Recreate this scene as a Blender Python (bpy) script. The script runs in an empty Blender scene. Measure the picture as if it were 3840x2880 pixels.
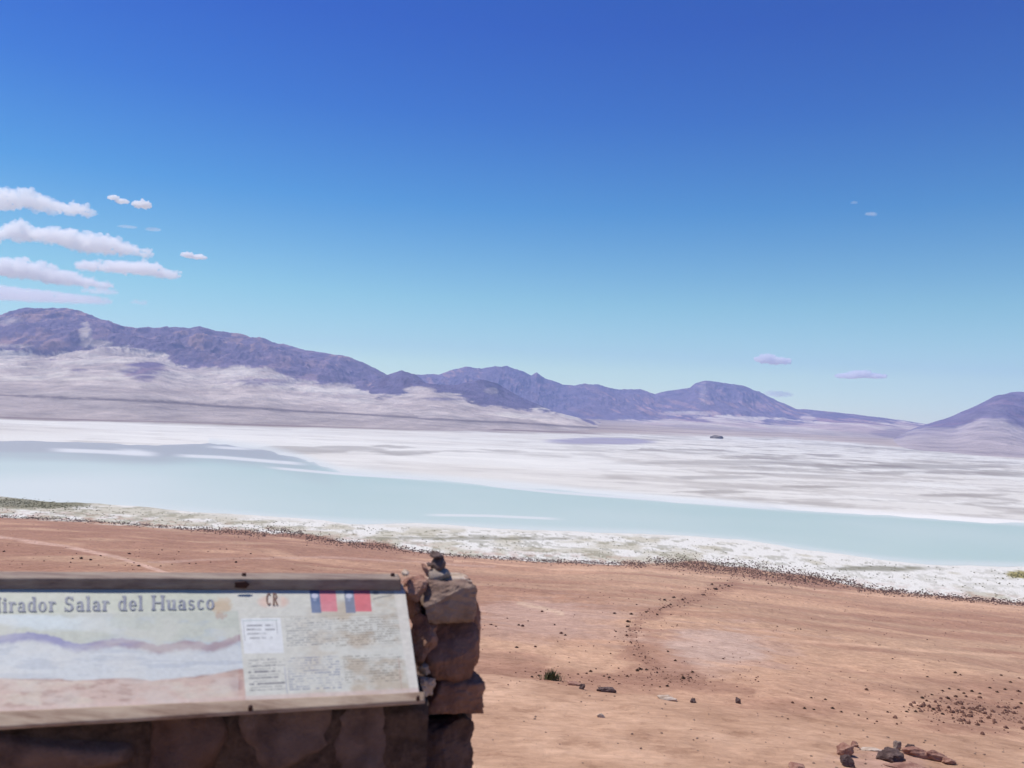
import bpy, bmesh, math, random
import numpy as np
from mathutils import Vector, Matrix
C = bpy.context.scene
col = C.collection
R = math.radians

# ---------------------------------------------------------------- camera
FPX, HORIZON, ROLL = 804.0, 407.0, R(2.5)
PITCH = math.atan((HORIZON - 384) / FPX)
F_ = np.array([0, math.cos(PITCH), math.sin(PITCH)])
X0 = np.array([1.0, 0, 0]); Y0 = np.cross(X0, F_)
CX = math.cos(ROLL) * X0 + math.sin(ROLL) * Y0
CY = -math.sin(ROLL) * X0 + math.cos(ROLL) * Y0
cam_data = bpy.data.cameras.new('camera')
cam_data.sensor_width = 36; cam_data.lens = FPX / 1024 * 36
cam_data.clip_start = 0.05; cam_data.clip_end = 200000
cam_data.dof.use_dof = True; cam_data.dof.focus_distance = 300; cam_data.dof.aperture_fstop = 4.5
cam = bpy.data.objects.new('camera', cam_data); col.objects.link(cam)
cam.matrix_world = Matrix(((CX[0], CY[0], -F_[0], 0), (CX[1], CY[1], -F_[1], 0), (CX[2], CY[2], -F_[2], 0), (0, 0, 0, 1)))
C.camera = cam
EYE = 1.6                                    # the camera is the origin; the ground below it is at z = -1.6, the lake at -100

# ---------------------------------------------------------------- sky, sun, exposure
SUN_EL, SUN_AZ = R(62), R(-62)                # azimuth measured from +Y towards +X
sun_dir = Vector((math.sin(SUN_AZ) * math.cos(SUN_EL), math.cos(SUN_AZ) * math.cos(SUN_EL), math.sin(SUN_EL)))
w = bpy.data.worlds.new('World'); C.world = w; w.use_nodes = True
nt = w.node_tree; nt.nodes.clear()
sky = nt.nodes.new('ShaderNodeTexSky'); sky.sky_type = 'NISHITA'; sky.sun_disc = False
sky.sun_elevation = SUN_EL; sky.sun_rotation = SUN_AZ
sky.altitude = 3000; sky.air_density = 1.0; sky.dust_density = 0.6; sky.ozone_density = 2.0
hs = nt.nodes.new('ShaderNodeHueSaturation'); hs.inputs['Saturation'].default_value = 1.1; hs.inputs['Value'].default_value = 1.22
bg = nt.nodes.new('ShaderNodeBackground'); bg.inputs[1].default_value = 0.15
wo = nt.nodes.new('ShaderNodeOutputWorld')
geo = nt.nodes.new('ShaderNodeTexCoord'); sx = nt.nodes.new('ShaderNodeSeparateXYZ'); nt.links.new(geo.outputs['Generated'], sx.inputs[0])
rp = nt.nodes.new('ShaderNodeValToRGB'); er = rp.color_ramp.elements           # clear high altitude air: deeper with height above the horizon
SKY_STOPS = [(0.0, (0.76, 0.76, 0.62)), (0.05, (0.95, 0.92, 0.59)), (0.13, (0.68, 0.865, 0.62)), (0.24, (0.24, 0.61, 0.71)), (0.34, (0.12, 0.41, 0.74)), (0.43, (0.085, 0.31, 0.74)), (1.0, (0.07, 0.28, 0.7))]
while len(er) < len(SKY_STOPS): er.new(0.5)
for k_, (p_, c_) in enumerate(SKY_STOPS): er[k_].position = p_; er[k_].color = (*c_, 1)
nt.links.new(sx.outputs[2], rp.inputs[0])
mu = nt.nodes.new('ShaderNodeMix'); mu.data_type = 'RGBA'; mu.blend_type = 'MULTIPLY'; mu.inputs[0].default_value = 1.0
nt.links.new(sky.outputs[0], hs.inputs['Color']); nt.links.new(hs.outputs[0], mu.inputs[6]); nt.links.new(rp.outputs[0], mu.inputs[7]); nt.links.new(mu.outputs[2], bg.inputs[0]); nt.links.new(bg.outputs[0], wo.inputs[0])
sl = bpy.data.lights.new('sun', 'SUN'); sl.energy = 4.6; sl.angle = R(0.53); sl.color = (1, 0.96, 0.9)
so = bpy.data.objects.new('sun', sl); col.objects.link(so)
so.rotation_euler = sun_dir.to_track_quat('Z', 'Y').to_euler(); so.location = (0, 0, 50)
C.view_settings.view_transform = 'Standard'; C.view_settings.look = 'None'
C.view_settings.exposure = 0.0; C.view_settings.gamma = 1.0
C.cycles.use_denoising = True
C.cycles.max_bounces = 16; C.cycles.volume_bounces = 14; C.cycles.diffuse_bounces = 3
C.cycles.transparent_max_bounces = 12

# ---------------------------------------------------------------- helpers
S = 1024 / 2212.0                            # survey sheet units: 2212 across the view

def ray(vx, vy):
    px = np.asarray(vx, float) * S; py = np.asarray(vy, float) * S
    return F_ + np.multiply.outer((px - 512) / FPX, CX) - np.multiply.outer((py - 384) / FPX, CY)

def azt(vx, vy):                             # azimuth and tangent of elevation of a sight line
    r = ray(vx, vy); return np.arctan2(r[..., 0], r[..., 1]), r[..., 2] / np.hypot(r[..., 0], r[..., 1])

def sight(P):                                # survey coordinates of world points
    z = np.maximum(P @ F_, 0.05)
    return (512 + FPX * (P @ CX) / z) / S, (384 - FPX * (P @ CY) / z) / S

def curve(pts):
    a, t = azt([p[0] for p in pts], [p[1] for p in pts])
    o = np.argsort(a); a = a[o]; t = t[o]
    return lambda az: np.interp(az, a, t)

def line(pts):
    x = [p[0] for p in pts]; y = [p[1] for p in pts]
    return lambda v: np.interp(v, x, y)

def lattice(ix, iy, seed):
    h = (ix.astype(np.int64) * 374761393 + iy.astype(np.int64) * 668265263 + seed * 1442695041) & 0xffffffff
    h = ((h ^ (h >> 13)) * 1274126177) & 0xffffffff
    h = ((h ^ (h >> 15)) * 2246822519) & 0xffffffff
    return ((h ^ (h >> 16)) & 0xffffff) / float(0xffffff)

def vn(x, y, seed=0):
    ix = np.floor(x); iy = np.floor(y); fx = x - ix; fy = y - iy
    fx = fx * fx * fx * (fx * (fx * 6 - 15) + 10); fy = fy * fy * fy * (fy * (fy * 6 - 15) + 10)
    a = lattice(ix, iy, seed); b = lattice(ix + 1, iy, seed); c = lattice(ix, iy + 1, seed); d = lattice(ix + 1, iy + 1, seed)
    return (a * (1 - fx) + b * fx) * (1 - fy) + (c * (1 - fx) + d * fx) * fy

def fbm(x, y, oct=5, seed=0, ridged=False, gain=0.5):
    s = 0.0; amp = 1.0; tot = 0.0
    for k in range(oct):
        n = vn(x * 2 ** k + 17.3 * k, y * 2 ** k - 9.1 * k, seed + k)
        if ridged: n = 1 - np.abs(2 * n - 1)
        s = s + n * amp; tot += amp; amp *= gain
    return s / tot

def ss(a, b, x):
    t = np.clip((x - a) / (b - a), 0, 1); return t * t * (3 - 2 * t)

def srgb(r, g, b):
    f = lambda c: ((c / 255 + 0.055) / 1.055) ** 2.4 if c > 10 else c / 255 / 12.92
    return np.array([f(r), f(g), f(b)])

def mix(c, d, m):
    m = np.asarray(m)[..., None]; return c * (1 - m) + d * m

def tag(o, label=None, cat=None, group=None, kind=None):
    if label: o['label'] = label
    if cat: o['category'] = cat
    if group: o['group'] = group
    if kind: o['kind'] = kind
    return o

def empty(name, loc=(0, 0, 0)):
    o = bpy.data.objects.new(name, None); o.location = loc; o.empty_display_size = 0.1; col.objects.link(o); return o

def link(name, me, mat=None, parent=None, smooth=True):
    o = bpy.data.objects.new(name, me); col.objects.link(o)
    if mat: me.materials.append(mat)
    if smooth: me.polygons.foreach_set('use_smooth', [True] * len(me.polygons))
    if parent:
        o.parent = parent; o.matrix_parent_inverse = Matrix.Translation(parent.location).inverted()
    return o

def grid_mesh(name, P, colr=None):
    """P: rows x cols x 3"""
    n, m = P.shape[:2]
    me = bpy.data.meshes.new(name)
    me.vertices.add(n * m); me.vertices.foreach_set('co', P.reshape(-1).astype(np.float32))
    i = np.arange(n * m).reshape(n, m)
    q = np.stack([i[:-1, :-1], i[:-1, 1:], i[1:, 1:], i[1:, :-1]], -1).reshape(-1)
    k = (n - 1) * (m - 1)
    me.loops.add(4 * k); me.loops.foreach_set('vertex_index', q.astype(np.int32))
    me.polygons.add(k); me.polygons.foreach_set('loop_start', np.arange(0, 4 * k, 4, dtype=np.int32))
    me.update(calc_edges=True)
    if colr is not None:
        at = me.color_attributes.new('tint', 'FLOAT_COLOR', 'POINT')
        c4 = np.ones((n * m, 4), np.float32); c4[:, :3] = colr.reshape(-1, 3)
        at.data.foreach_set('color', c4.reshape(-1))
    return me

class Nodes:
    def __init__(s, name):
        s.m = bpy.data.materials.new(name); s.m.use_nodes = True; s.t = s.m.node_tree; s.t.nodes.clear()
        s.out = s.n('ShaderNodeOutputMaterial')
    def n(s, kind, **kw):
        x = s.t.nodes.new(kind)
        for k, v in kw.items():
            if k in x.inputs: x.inputs[k].default_value = v
            else: setattr(x, k, v)
        return x
    def l(s, a, b): s.t.links.new(a, b)
    def noise(s, scale, vec, detail=5, rough=0.6):
        x = s.n('ShaderNodeTexNoise'); x.inputs['Scale'].default_value = scale; x.inputs['Detail'].default_value = detail
        x.inputs['Roughness'].default_value = rough; s.l(vec, x.inputs['Vector']); return x.outputs['Fac']
    def ramp(s, fac, stops):
        x = s.n('ShaderNodeValToRGB'); e = x.color_ramp.elements
        while len(e) < len(stops): e.new(0.5)
        for k, (p, c) in enumerate(stops): e[k].position = p; e[k].color = (*c, 1)
        s.l(fac, x.inputs[0]); return x.outputs[0]
    def mixc(s, fac, a, b, mode='MIX'):
        x = s.n('ShaderNodeMix', data_type='RGBA', blend_type=mode)
        for sock, v in ((x.inputs[0], fac), (x.inputs[6], a), (x.inputs[7], b)):
            if hasattr(v, 'is_linked'): s.l(v, sock)
            elif isinstance(v, (int, float)): sock.default_value = v
            else: sock.default_value = (*v, 1)
        return x.outputs[2]
    def bsdf(s, color, rough=0.9, height=None, bump=0.3, dist=0.01, spec=0.2):
        b = s.n('ShaderNodeBsdfPrincipled'); b.inputs['Roughness'].default_value = rough
        b.inputs['Specular IOR Level'].default_value = spec
        if hasattr(color, 'is_linked'): s.l(color, b.inputs['Base Color'])
        else: b.inputs['Base Color'].default_value = (*color, 1)
        if height is not None:
            u = s.n('ShaderNodeBump'); u.inputs['Strength'].default_value = bump; u.inputs['Distance'].default_value = dist
            s.l(height, u.inputs['Height']); s.l(u.outputs[0], b.inputs['Normal'])
        s.l(b.outputs[0], s.out.inputs[0]); return b

# ---------------------------------------------------------------- terrain shape
edge_t = curve([(-400, 1400), (0, 1420), (700, 1440), (1000, 1452), (1150, 1468), (1300, 1495), (1450, 1508), (1600, 1528), (1800, 1556), (2000, 1582), (2212, 1603), (2600, 1640)])
FOOT = [(-500, 1100), (0, 1117), (200, 1128), (400, 1143), (600, 1158), (800, 1180), (1000, 1203), (1200, 1215), (1400, 1222), (1600, 1240), (1800, 1266), (2000, 1287), (2212, 1307), (2700, 1350)]
foot_t = curve(FOOT); foot_l = line(FOOT)
SL = 0.17

def terrain(x, y, detail=True):
    x = np.asarray(x, float); y = np.asarray(y, float)
    d = np.hypot(x, y); az = np.clip(np.arctan2(x, y), -0.75, 0.75)
    te = -edge_t(az); tf = -foot_t(az)
    de = EYE / (te - SL); ze = -te * de
    df = 100 / tf
    d1 = de * 5.5; z1 = -(te + 0.004) * d1
    z = -(EYE + SL * d)
    s = np.clip((d - de) / (d1 - de), 0, 1)
    zf = ze + (z1 - ze) * s - 0.05 * de * np.sin(np.pi * s)
    z = np.where(d > de, zf, z)
    s = np.clip((d - d1) / (df - d1), 0, 1)
    zh = z1 + (-100 - z1) * (s + 0.06 * np.sin(np.pi * s))
    z = np.where(d > d1, zh, z)
    z = np.where(d > df, -100.0, z)
    if detail:
        z = z + 0.05 * (fbm(x * 1.3, y * 1.3, 4, 3) - 0.5) * ss(0, 2, d) * (1 - ss(9, 20, d))
        z = z + 0.036 * (fbm(x * 4, y * 7, 4, 4) - 0.5) * (1 - ss(6, 14, d))
        k = ss(30, 90, d) * (1 - ss(0.8, 1.0, d / df))
        z = z + k * 2.6 * (fbm(x / 32, y / 32, 4, 5) - 0.5) + k * 0.35 * (fbm(x / 4, y / 4, 3, 6) - 0.5)
    return z

def hit(vx, vy):
    """where a sight line meets the terrain"""
    r = ray(vx, vy); r = r / math.hypot(r[0], r[1])
    ds = np.exp(np.linspace(math.log(3.0), math.log(2000), 700))
    f = r[2] * ds - terrain(r[0] * ds, r[1] * ds); k = max(1, int(np.argmax(f < 0)))
    ds = np.linspace(ds[k - 1], ds[k], 12)
    f = r[2] * ds - terrain(r[0] * ds, r[1] * ds); d = ds[int(np.argmax(f < 0))]
    return np.array([r[0] * d, r[1] * d, float(terrain(r[0] * d, r[1] * d))])

# ---------------------------------------------------------------- ground sheet
az = np.concatenate([np.linspace(-math.pi, R(-42), 60)[:-1], np.linspace(R(-42), R(42), 1150), np.linspace(R(42), math.pi, 60)[1:]])
dl = [0.02, 0.3, 1.0, 1.8, 2.6]
d = 3.2
while d < 45000:
    dl.append(d)
    d *= 1.0055 if d < 13 else 1.02 if d < 34 else 1.0075 if d < 1100 else 1.011 if d < 5000 else 1.06
dl = np.array(dl)
A, D = np.meshgrid(az, dl)
X = np.sin(A) * D; Y = np.cos(A) * D
Z = terrain(X, Y)
P = np.stack([X, Y, Z], -1)
VX, VY = sight(P); VX = np.where(Y > 0.3, VX, 0); VY = np.where(Y > 0.3, VY, 1700)
VX = np.clip(VX, -600, 2800)

sand = srgb(211, 172, 142); sand2 = srgb(193, 154, 125); hillc = srgb(182, 148, 121); redc = srgb(158, 118, 97)
pink = srgb(182, 150, 132); salt = srgb(220, 217, 206); greyb = srgb(166, 159, 150); olive = srgb(122, 118, 88)
fanc = srgb(188, 172, 158); darkp = srgb(128, 112, 106); beige = srgb(196, 190, 170)

n1 = fbm(X / 2.2, Y / 2.2, 5, 11); n2 = fbm(X / 40, Y / 40, 5, 12); n3 = fbm(X / 9, Y / 9, 4, 13)
c = mix(np.broadcast_to(sand, P.shape), sand2, ss(0.35, 0.7, n1))
foot = foot_l(VX)
hm = fbm(X / 60 + 3, Y / 25, 5, 14)
ch = mix(np.broadcast_to(hillc, P.shape), redc, 0.75 * ss(0.35, 0.68, hm))
ch = mix(ch, sand2 * 1.05, 0.7 * ss(0.45, 0.7, fbm(X / 120, Y / 50, 4, 15)))
ch = mix(ch, redc * 0.97, 0.8 * (1 - ss(700, 1500, VX)) * ss(0.25, 0.55, n2))
def blob(cx, cy, rx, ry, nz=0.5, sc=12, sd=20):
    q = ((VX - cx) / rx) ** 2 + ((VY - cy) / ry) ** 2
    return 1 - ss(0.35, 1.2, q + nz * 2 * (fbm(X / sc, Y / sc, 4, sd) - 0.5))
ch = mix(ch, pink, 0.5 * blob(1560, 1405, 170, 60, 1.6, 9)); ch = mix(ch, pink * 0.93, 0.5 * blob(1200, 1350, 210, 55, 1.6, 8))
ch = mix(ch, pink * 1.05, 0.6 * blob(1130, 1315, 130, 16, 1.6, 5)); ch = mix(ch, redc, 0.6 * blob(1060, 1430, 120, 44, 1.4, 8))
ch = ch * (0.8 + 0.4 * fbm(A * D / 1.3, D / 7, 5, 18, gain=0.7))[..., None]
ch = mix(ch, redc, 0.6 * blob(1420, 1430, 80, 66, 1.6, 6)); ch = mix(ch, redc * 0.95, 0.7 * blob(2130, 1545, 150, 45, 0.9, 3))
ch = mix(ch, redc, 0.5 * blob(1330, 1480, 150, 26, 0.9, 3)); ch = mix(ch, redc, 0.45 * blob(1700, 1530, 200, 22, 0.8, 3))
# pale vehicle tracks crossing the slope
def track(pts, wd, colr, k):
    global ch
    f = line(pts); m = (1 - ss(wd * 0.4, wd, np.abs(VY - f(VX) - 5 * (n3 - 0.5)))) * (VX > pts[0][0] - 20) * (VX < pts[-1][0] + 20)
    ch = mix(ch, colr, k * m * (0.5 + 0.5 * ss(0.3, 0.6, n3)))
bt = line([(-100, 0), (380, 0), (450, .5), (620, .8), (860, .6), (960, .2), (1300, .3), (1400, .6), (1500, 1), (1750, 1), (1850, .5), (2212, .3)])(VX)
ch = mix(ch, redc * 0.7, 0.75 * bt * (1 - ss(0, 10, VY - foot)) * ss(0.35, 0.55, n3))
track([(-400, 1040), (0, 1160), (150, 1182), (250, 1203), (345, 1232), (420, 1262)], 5, pink * 1.25, 0.95)
track([(340, 1214), (500, 1207), (700, 1203), (900, 1214), (1050, 1224)], 3.5, pink * 1.1, 0.6)
track([(1000, 1212), (1200, 1229), (1400, 1233), (1600, 1252), (1800, 1278), (2000, 1296), (2212, 1316)], 3, sand * 1.05, 0.6)
track([(1450, 1370), (1700, 1382), (1900, 1398), (2212, 1418)], 4.5, sand * 1.02, 0.6)
track([(1040, 1315), (1200, 1322), (1500, 1345), (1800, 1378)], 3, pink * 1.03, 0.35)
track([(1500, 1352), (1700, 1362), (2212, 1392)], 3, redc, 0.25)
def along(pts, wd, nz=0.8, sc=6, sd=24):
    dd = np.full(VX.shape, 1e9)
    for (xa, ya), (xb, yb) in zip(pts[:-1], pts[1:]):
        t = np.clip(((VX - xa) * (xb - xa) + (VY - ya) * (yb - ya)) / ((xb - xa) ** 2 + (yb - ya) ** 2), 0, 1)
        dd = np.minimum(dd, np.hypot(VX - xa - t * (xb - xa), VY - ya - t * (yb - ya)))
    return 1 - ss(0.3, 1.0, dd / wd + nz * 2 * (fbm(X / sc, Y / sc, 4, sd) - 0.5))
GUL = [(1590, 1262), (1520, 1285), (1440, 1312), (1385, 1335), (1362, 1365), (1370, 1400), (1395, 1430), (1440, 1460), (1510, 1472)]
ch = mix(ch, srgb(190, 162, 144), 0.85 * blob(1550, 1402, 125, 44, 0.9, 5)); ch = mix(ch, srgb(184, 152, 134), 0.6 * blob(1190, 1345, 150, 40, 1.0, 7))
ch = mix(ch, redc * 0.88, 0.6 * along(GUL, 17, 1.2)); ch = mix(ch, redc * 0.9, 0.6 * along([(1040, 1452), (1200, 1458), (1330, 1462), (1480, 1480), (1620, 1490)], 16, 0.9, 4))
ch = mix(ch, srgb(200, 172, 146), 0.7 * along([(1120, 1304), (1180, 1316), (1215, 1326)], 6, 0.9, 3))
ch = ch * (0.84 + 0.32 * fbm(X / 7, Y / 5, 6, 16, gain=0.7))[..., None] * (0.84 + 0.32 * fbm(X / 1.5, Y / 2.5, 5, 17, gain=0.7))[..., None]
c = mix(c, srgb(184, 146, 130), 0.6 * blob(1900, 1640, 130, 26, 1.2, 0.4))
bl = ss(0.0, 1.0, (D - EYE / (-edge_t(np.clip(A, -0.75, 0.75)) - SL)) / 4 + 0.5)
c = mix(c, ch, bl)
# flat: salt crust, shallows, mud, alluvium
farl = line([(-500, 885), (0, 903), (260, 912), (443, 918), (576, 923), (900, 930), (1150, 934), (1400, 937), (1700, 945), (1900, 960), (2212, 990), (2700, 1030)])
topw = line([(-500, 944), (0, 951), (156, 953), (338, 962), (450, 957), (576, 971), (650, 990), (740, 1020), (955, 1037), (1130, 1052), (1300, 1068), (1500, 1085), (1700, 1100), (1900, 1112), (2212, 1132), (2700, 1170)])
LOWW = [(-500, 1050), (0, 1070), (170, 1086), (400, 1103), (600, 1118), (800, 1130), (1000, 1137), (1200, 1146), (1400, 1152), (1600, 1168), (1800, 1195), (1900, 1208), (2000, 1217), (2212, 1222), (2700, 1260)]
loww = line(LOWW)
s1 = fbm(X / 240, Y / 240, 5, 31); s2 = fbm(X / 90, Y / 90, 5, 32); s3 = fbm(X / 22, Y / 22, 4, 33); s4 = fbm(X / 6, Y / 6, 3, 34)
cs = mix(np.broadcast_to(salt, P.shape), greyb, 0.85 * ss(0.52, 0.72, s1 * 0.55 + s2 * 0.45) * (0.35 + 0.65 * ss(900, 1900, VX)))
cs = mix(cs, greyb * 0.8, 0.5 * ss(0.56, 0.68, s2) * ss(900, 1700, VX))
s5 = fbm(X / 420 + Y / 900, Y / 130, 6, 37, gain=0.62)
cs = mix(cs, greyb * 0.92, 0.55 * ss(0.54, 0.68, s5) * (0.4 + 0.6 * ss(1000, 1700, VX))); cs = mix(cs, salt * 1.1, 0.7 * ss(0.54, 0.7, fbm(X / 300 + Y / 700, Y / 90, 5, 38)))
cs = mix(cs, srgb(206, 198, 184), 0.3 * ss(0.5, 0.7, fbm(X / 400, Y / 300, 3, 35)))
cs = mix(cs, srgb(150, 144, 165), 0.85 * blob(1290, 953, 130, 9, 0.5, 200)); cs = mix(cs, greyb * 0.85, 0.6 * blob(1540, 1031, 110, 5, 0.5, 150))
cs = mix(cs, greyb * 0.7, 0.6 * blob(1950, 1008, 230, 5, 0.9, 160)); cs = mix(cs, greyb * 0.75, 0.5 * blob(1560, 1000, 260, 6, 0.9, 160))
cs = mix(cs, greyb * 0.8, 0.6 * blob(700, 972, 190, 9, 1.8, 90)); cs = mix(cs, greyb * 0.75, 0.6 * blob(860, 980, 60, 6, 1.2, 60)); cs = mix(cs, greyb * 0.8, 0.5 * blob(1060, 975, 130, 4, 1.6, 60))
for (bx_, by_, rx_, ry_) in ((1650, 988, 95, 5), (1880, 1004, 120, 5), (1925, 1022, 60, 3.5), (2080, 1070, 100, 4), (2130, 1088, 90, 6), (2180, 1020, 60, 6), (1450, 972, 130, 3), (1580, 1062, 90, 3.5), (1740, 1052, 110, 3)):
    cs = mix(cs, srgb(146, 138, 128), 0.62 * blob(bx_, by_, rx_, ry_, 1.7, 55, int(bx_)))
cs = mix(cs, srgb(160, 152, 142), 0.32 * ss(0.62, 0.74, fbm(X / 210 + Y / 500, Y / 46, 5, 39, True, 0.6)) * ss(950, 1500, VX))
cs = mix(cs, srgb(236, 234, 226), 0.7 * (1 - ss(4, 12, topw(VX) - VY)) * ss(1000, 1300, VX))
cs = mix(cs, salt * 1.02, 0.9 * blob(240, 976, 90, 4, 0.5, 60)); cs = mix(cs, salt * 1.02, 0.9 * blob(420, 990, 160, 4, 0.5, 60))
# shallow brine under the surface, paler than the lake
topz = topw(VX); lowz = loww(VX)
shal = srgb(206, 211, 206)
cs = mix(cs, shal, 0.8 * (1 - ss(0, 18, topz - VY)) * (VX > 450) * (1 - ss(1500, 1900, VX)))
# shore belt between lake and slope
cb = mix(np.broadcast_to(beige, P.shape), salt * 1.02, ss(0.4, 0.6, s3 + 0.22 * ss(1000, 2000, VX) - 0.02))
cb = mix(cb, olive, 0.5 * ss(0.53, 0.62, fbm(X / 8, Y / 9, 6, 36, gain=0.65) + 0.03 * (1 - ss(0, 900, VX))) * (1 - 0.45 * ss(1500, 2100, VX)))
cb = mix(cb, olive * 0.9, 0.85 * blob(60, 1087, 150, 13, 0.6, 25)); cb = mix(cb, redc * 1.2, 0.5 * ss(0.5, 0.66, s4) * ss(-30, -4, VY - foot))
cb = mix(cb, olive * 0.8, 0.7 * blob(1250, 1146, 70, 4, 0.6, 12)); cb = mix(cb, olive * 0.8, 0.7 * blob(1900, 1228, 130, 6, 0.9, 14))
cb = mix(cb, srgb(150, 138, 70), 0.9 * blob(2200, 1241, 30, 10, 0.6, 8)); cb = mix(cb, olive * 0.8, 0.6 * blob(1000, 1163, 300, 4, 0.9, 9))
cb = mix(cb, salt, 0.9 * (1 - ss(0, 12, VY - lowz)) * ss(200, 700, VX))
isb = VY > lowz - 4
cf = np.where(isb[..., None], cb, cs)
# alluvial plain beyond the salt
pf = mix(np.broadcast_to(fanc, P.shape), darkp, 0.5 * ss(0.4, 0.7, fbm(X / 500, Y / 250, 5, 41)))
pf = mix(pf, darkp, 0.8 * (1 - ss(1000, 1500, VX)) * ss(-46, -30, VY - farl(VX)))
cf = mix(cf, pf, 1 - ss(-3, 4, VY - farl(VX) + 10 * (s1 - 0.5)))
inflat = ss(-3, 3, (foot - 16 * bt ** 2 - VY) + 14 * (s3 - 0.5))
c = mix(c, cf, inflat * (D > 150))
c = np.clip(c, 0.01, 0.86)
ground_me = grid_mesh('ground', P[:, ::-1], c[:, ::-1])
m = Nodes('ground_material')
tc = m.n('ShaderNodeTexCoord').outputs['Object']
at = m.n('ShaderNodeAttribute', attribute_name='tint').outputs['Color']
mpg = m.n('ShaderNodeMapping'); mpg.inputs['Scale'].default_value = (4.0, 9.0, 9.0); m.l(tc, mpg.inputs['Vector'])
nf = m.noise(1.0, mpg.outputs[0], 9, 0.7); nm = m.noise(0.9, tc, 6, 0.6); ng = m.noise(70, tc, 4, 0.7)
tint = m.mixc(1.0, at, m.ramp(nf, [(0.32, (0.8, 0.78, 0.76)), (0.68, (1.16, 1.16, 1.16))]), 'MULTIPLY')
tint = m.mixc(1.0, tint, m.ramp(m.noise(2.6, tc, 7, 0.72), [(0.4, (1.05, 1.05, 1.05)), (0.56, (0.97, 0.96, 0.95)), (0.64, (0.78, 0.74, 0.72))]), 'MULTIPLY')
tint = m.mixc(1.0, tint, m.ramp(nm, [(0.35, (0.86, 0.84, 0.83)), (0.65, (1.1, 1.12, 1.13))]), 'MULTIPLY')
add = m.n('ShaderNodeMath', operation='MULTIPLY_ADD'); m.l(ng, add.inputs[0]); add.inputs[1].default_value = 0.25; m.l(nf, add.inputs[2])
m.bsdf(tint, 0.95, add.outputs[0], 0.9, 0.04, 0.1)
tag(link('ground', ground_me, m.m), kind='structure')

# ---------------------------------------------------------------- lake
la = np.linspace(R(-41), R(41), 900)
at1, tt1 = azt([p for p in range(-500, 2700, 10)], topw(np.arange(-500, 2700, 10)))
at2, tt2 = azt([p for p in range(-500, 2700, 10)], loww(np.arange(-500, 2700, 10)))
dn = 99.7 / -np.interp(la, at2, tt2); df_ = 99.7 / -np.interp(la, at1, tt1)
wob = lambda dd, sc, sd: (fbm(np.sin(la) * dd / sc, np.cos(la) * dd / sc, 5, sd) - 0.5)
dn = dn * (1 + 0.05 * wob(dn, 60, 51)); df_ = df_ * (1 + 0.07 * wob(df_, 200, 52) + 0.05 * wob(df_, 50, 56))
k = np.linspace(0, 1, 160)[:, None]
LD = dn[None] ** (1 - k) * df_[None] ** k
LX = np.sin(la)[None] * LD; LY = np.cos(la)[None] * LD
LP = np.stack([LX, LY, np.full(LX.shape, -99.7)], -1); LP[0, :, 2] = -100.1; LP[-1, :, 2] = -100.3
lvx, lvy = sight(LP)
lake_c = srgb(178, 195, 181); pale = srgb(206, 210, 198); mudw = srgb(166, 164, 158)
lc = mix(np.broadcast_to(lake_c, LP.shape), pale, 0.35 * ss(0.3, 0.8, fbm(LX / 300, LY / 300, 4, 53)))
lc = mix(lc, pale, 1.0 * (1 - ss(100, 800, lvx)) * ss(985, 1060, lvy + 30 * (fbm(LX / 150, LY / 150, 3, 54) - .5)))
lc = mix(lc, pale, 0.85 * (1 - ss(0, 9, lvy - topw(lvx)))); lc = mix(lc, pale, 0.9 * (1 - ss(0, 14, loww(lvx) - lvy)))
lc = mix(lc, mudw, 0.9 * (1 - ss(560, 760, lvx)) * (1 - ss(16, 52, lvy - topw(lvx) + 26 * (fbm(LX / 260, LY / 160, 5, 55) - 0.5))))
def streak(pts, wd, k, cc):
    global lc
    f = line(pts); mm = (1 - ss(0.3 * wd, wd, np.abs(lvy - f(lvx)))) * ss(pts[0][0], pts[0][0] + 60, lvx) * (1 - ss(pts[-1][0] - 60, pts[-1][0], lvx))
    lc = mix(lc, cc, k * mm)
streak([(900, 1112), (1050, 1114), (1230, 1122)], 4, 0.8, salt); streak([(90, 971), (200, 975), (360, 982)], 6, 0.95, salt); streak([(230, 975), (300, 978), (350, 983)], 10, 0.8, salt); streak([(360, 983), (480, 988), (600, 998), (680, 1004)], 5, 0.95, salt); streak([(345, 959), (395, 959), (420, 960)], 3, 0.9, salt); streak([(430, 964), (500, 968), (570, 971)], 4, 0.9, salt)
streak([(560, 1008), (740, 1024), (960, 1037)], 4, 0.9, salt)
streak([(1030, 1046), (1200, 1064), (1400, 1078), (1700, 1101)], 4, 0.85, salt)
streak([(700, 1136), (900, 1140), (1300, 1150)], 5, 0.7, pale)
lake_me = grid_mesh('water', LP[:, ::-1], lc[:, ::-1])
m = Nodes('brine_water')
at = m.n('ShaderNodeAttribute', attribute_name='tint').outputs['Color']
tc = m.n('ShaderNodeTexCoord').outputs['Object']
m.bsdf(at, 0.45, m.noise(0.6, tc, 4), 0.2, 0.1, 0.35)
tag(link('water', lake_me, m.m), kind='structure')

# ---------------------------------------------------------------- mountains
mm_ = Nodes('mountain_material')
at = mm_.n('ShaderNodeAttribute', attribute_name='tint').outputs['Color']
tc = mm_.n('ShaderNodeTexCoord').outputs['Object']
nz = mm_.noise(0.006, tc, 8, 0.65)
mm_.bsdf(mm_.mixc(1.0, at, mm_.ramp(nz, [(0.3, (0.72, 0.72, 0.74)), (0.7, (1.25, 1.22, 1.2))]), 'MULTIPLY'), 1.0, nz, 0.6, 60, 0.0)
rock = srgb(143, 123, 134); rock2 = srgb(166, 138, 134); rockd = srgb(110, 100, 122); fan1 = srgb(202, 189, 175); fan2 = srgb(224, 215, 196); fan3 = srgb(182, 168, 156)  # rock tones carry part of the haze's lavender cast in their colour

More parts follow.
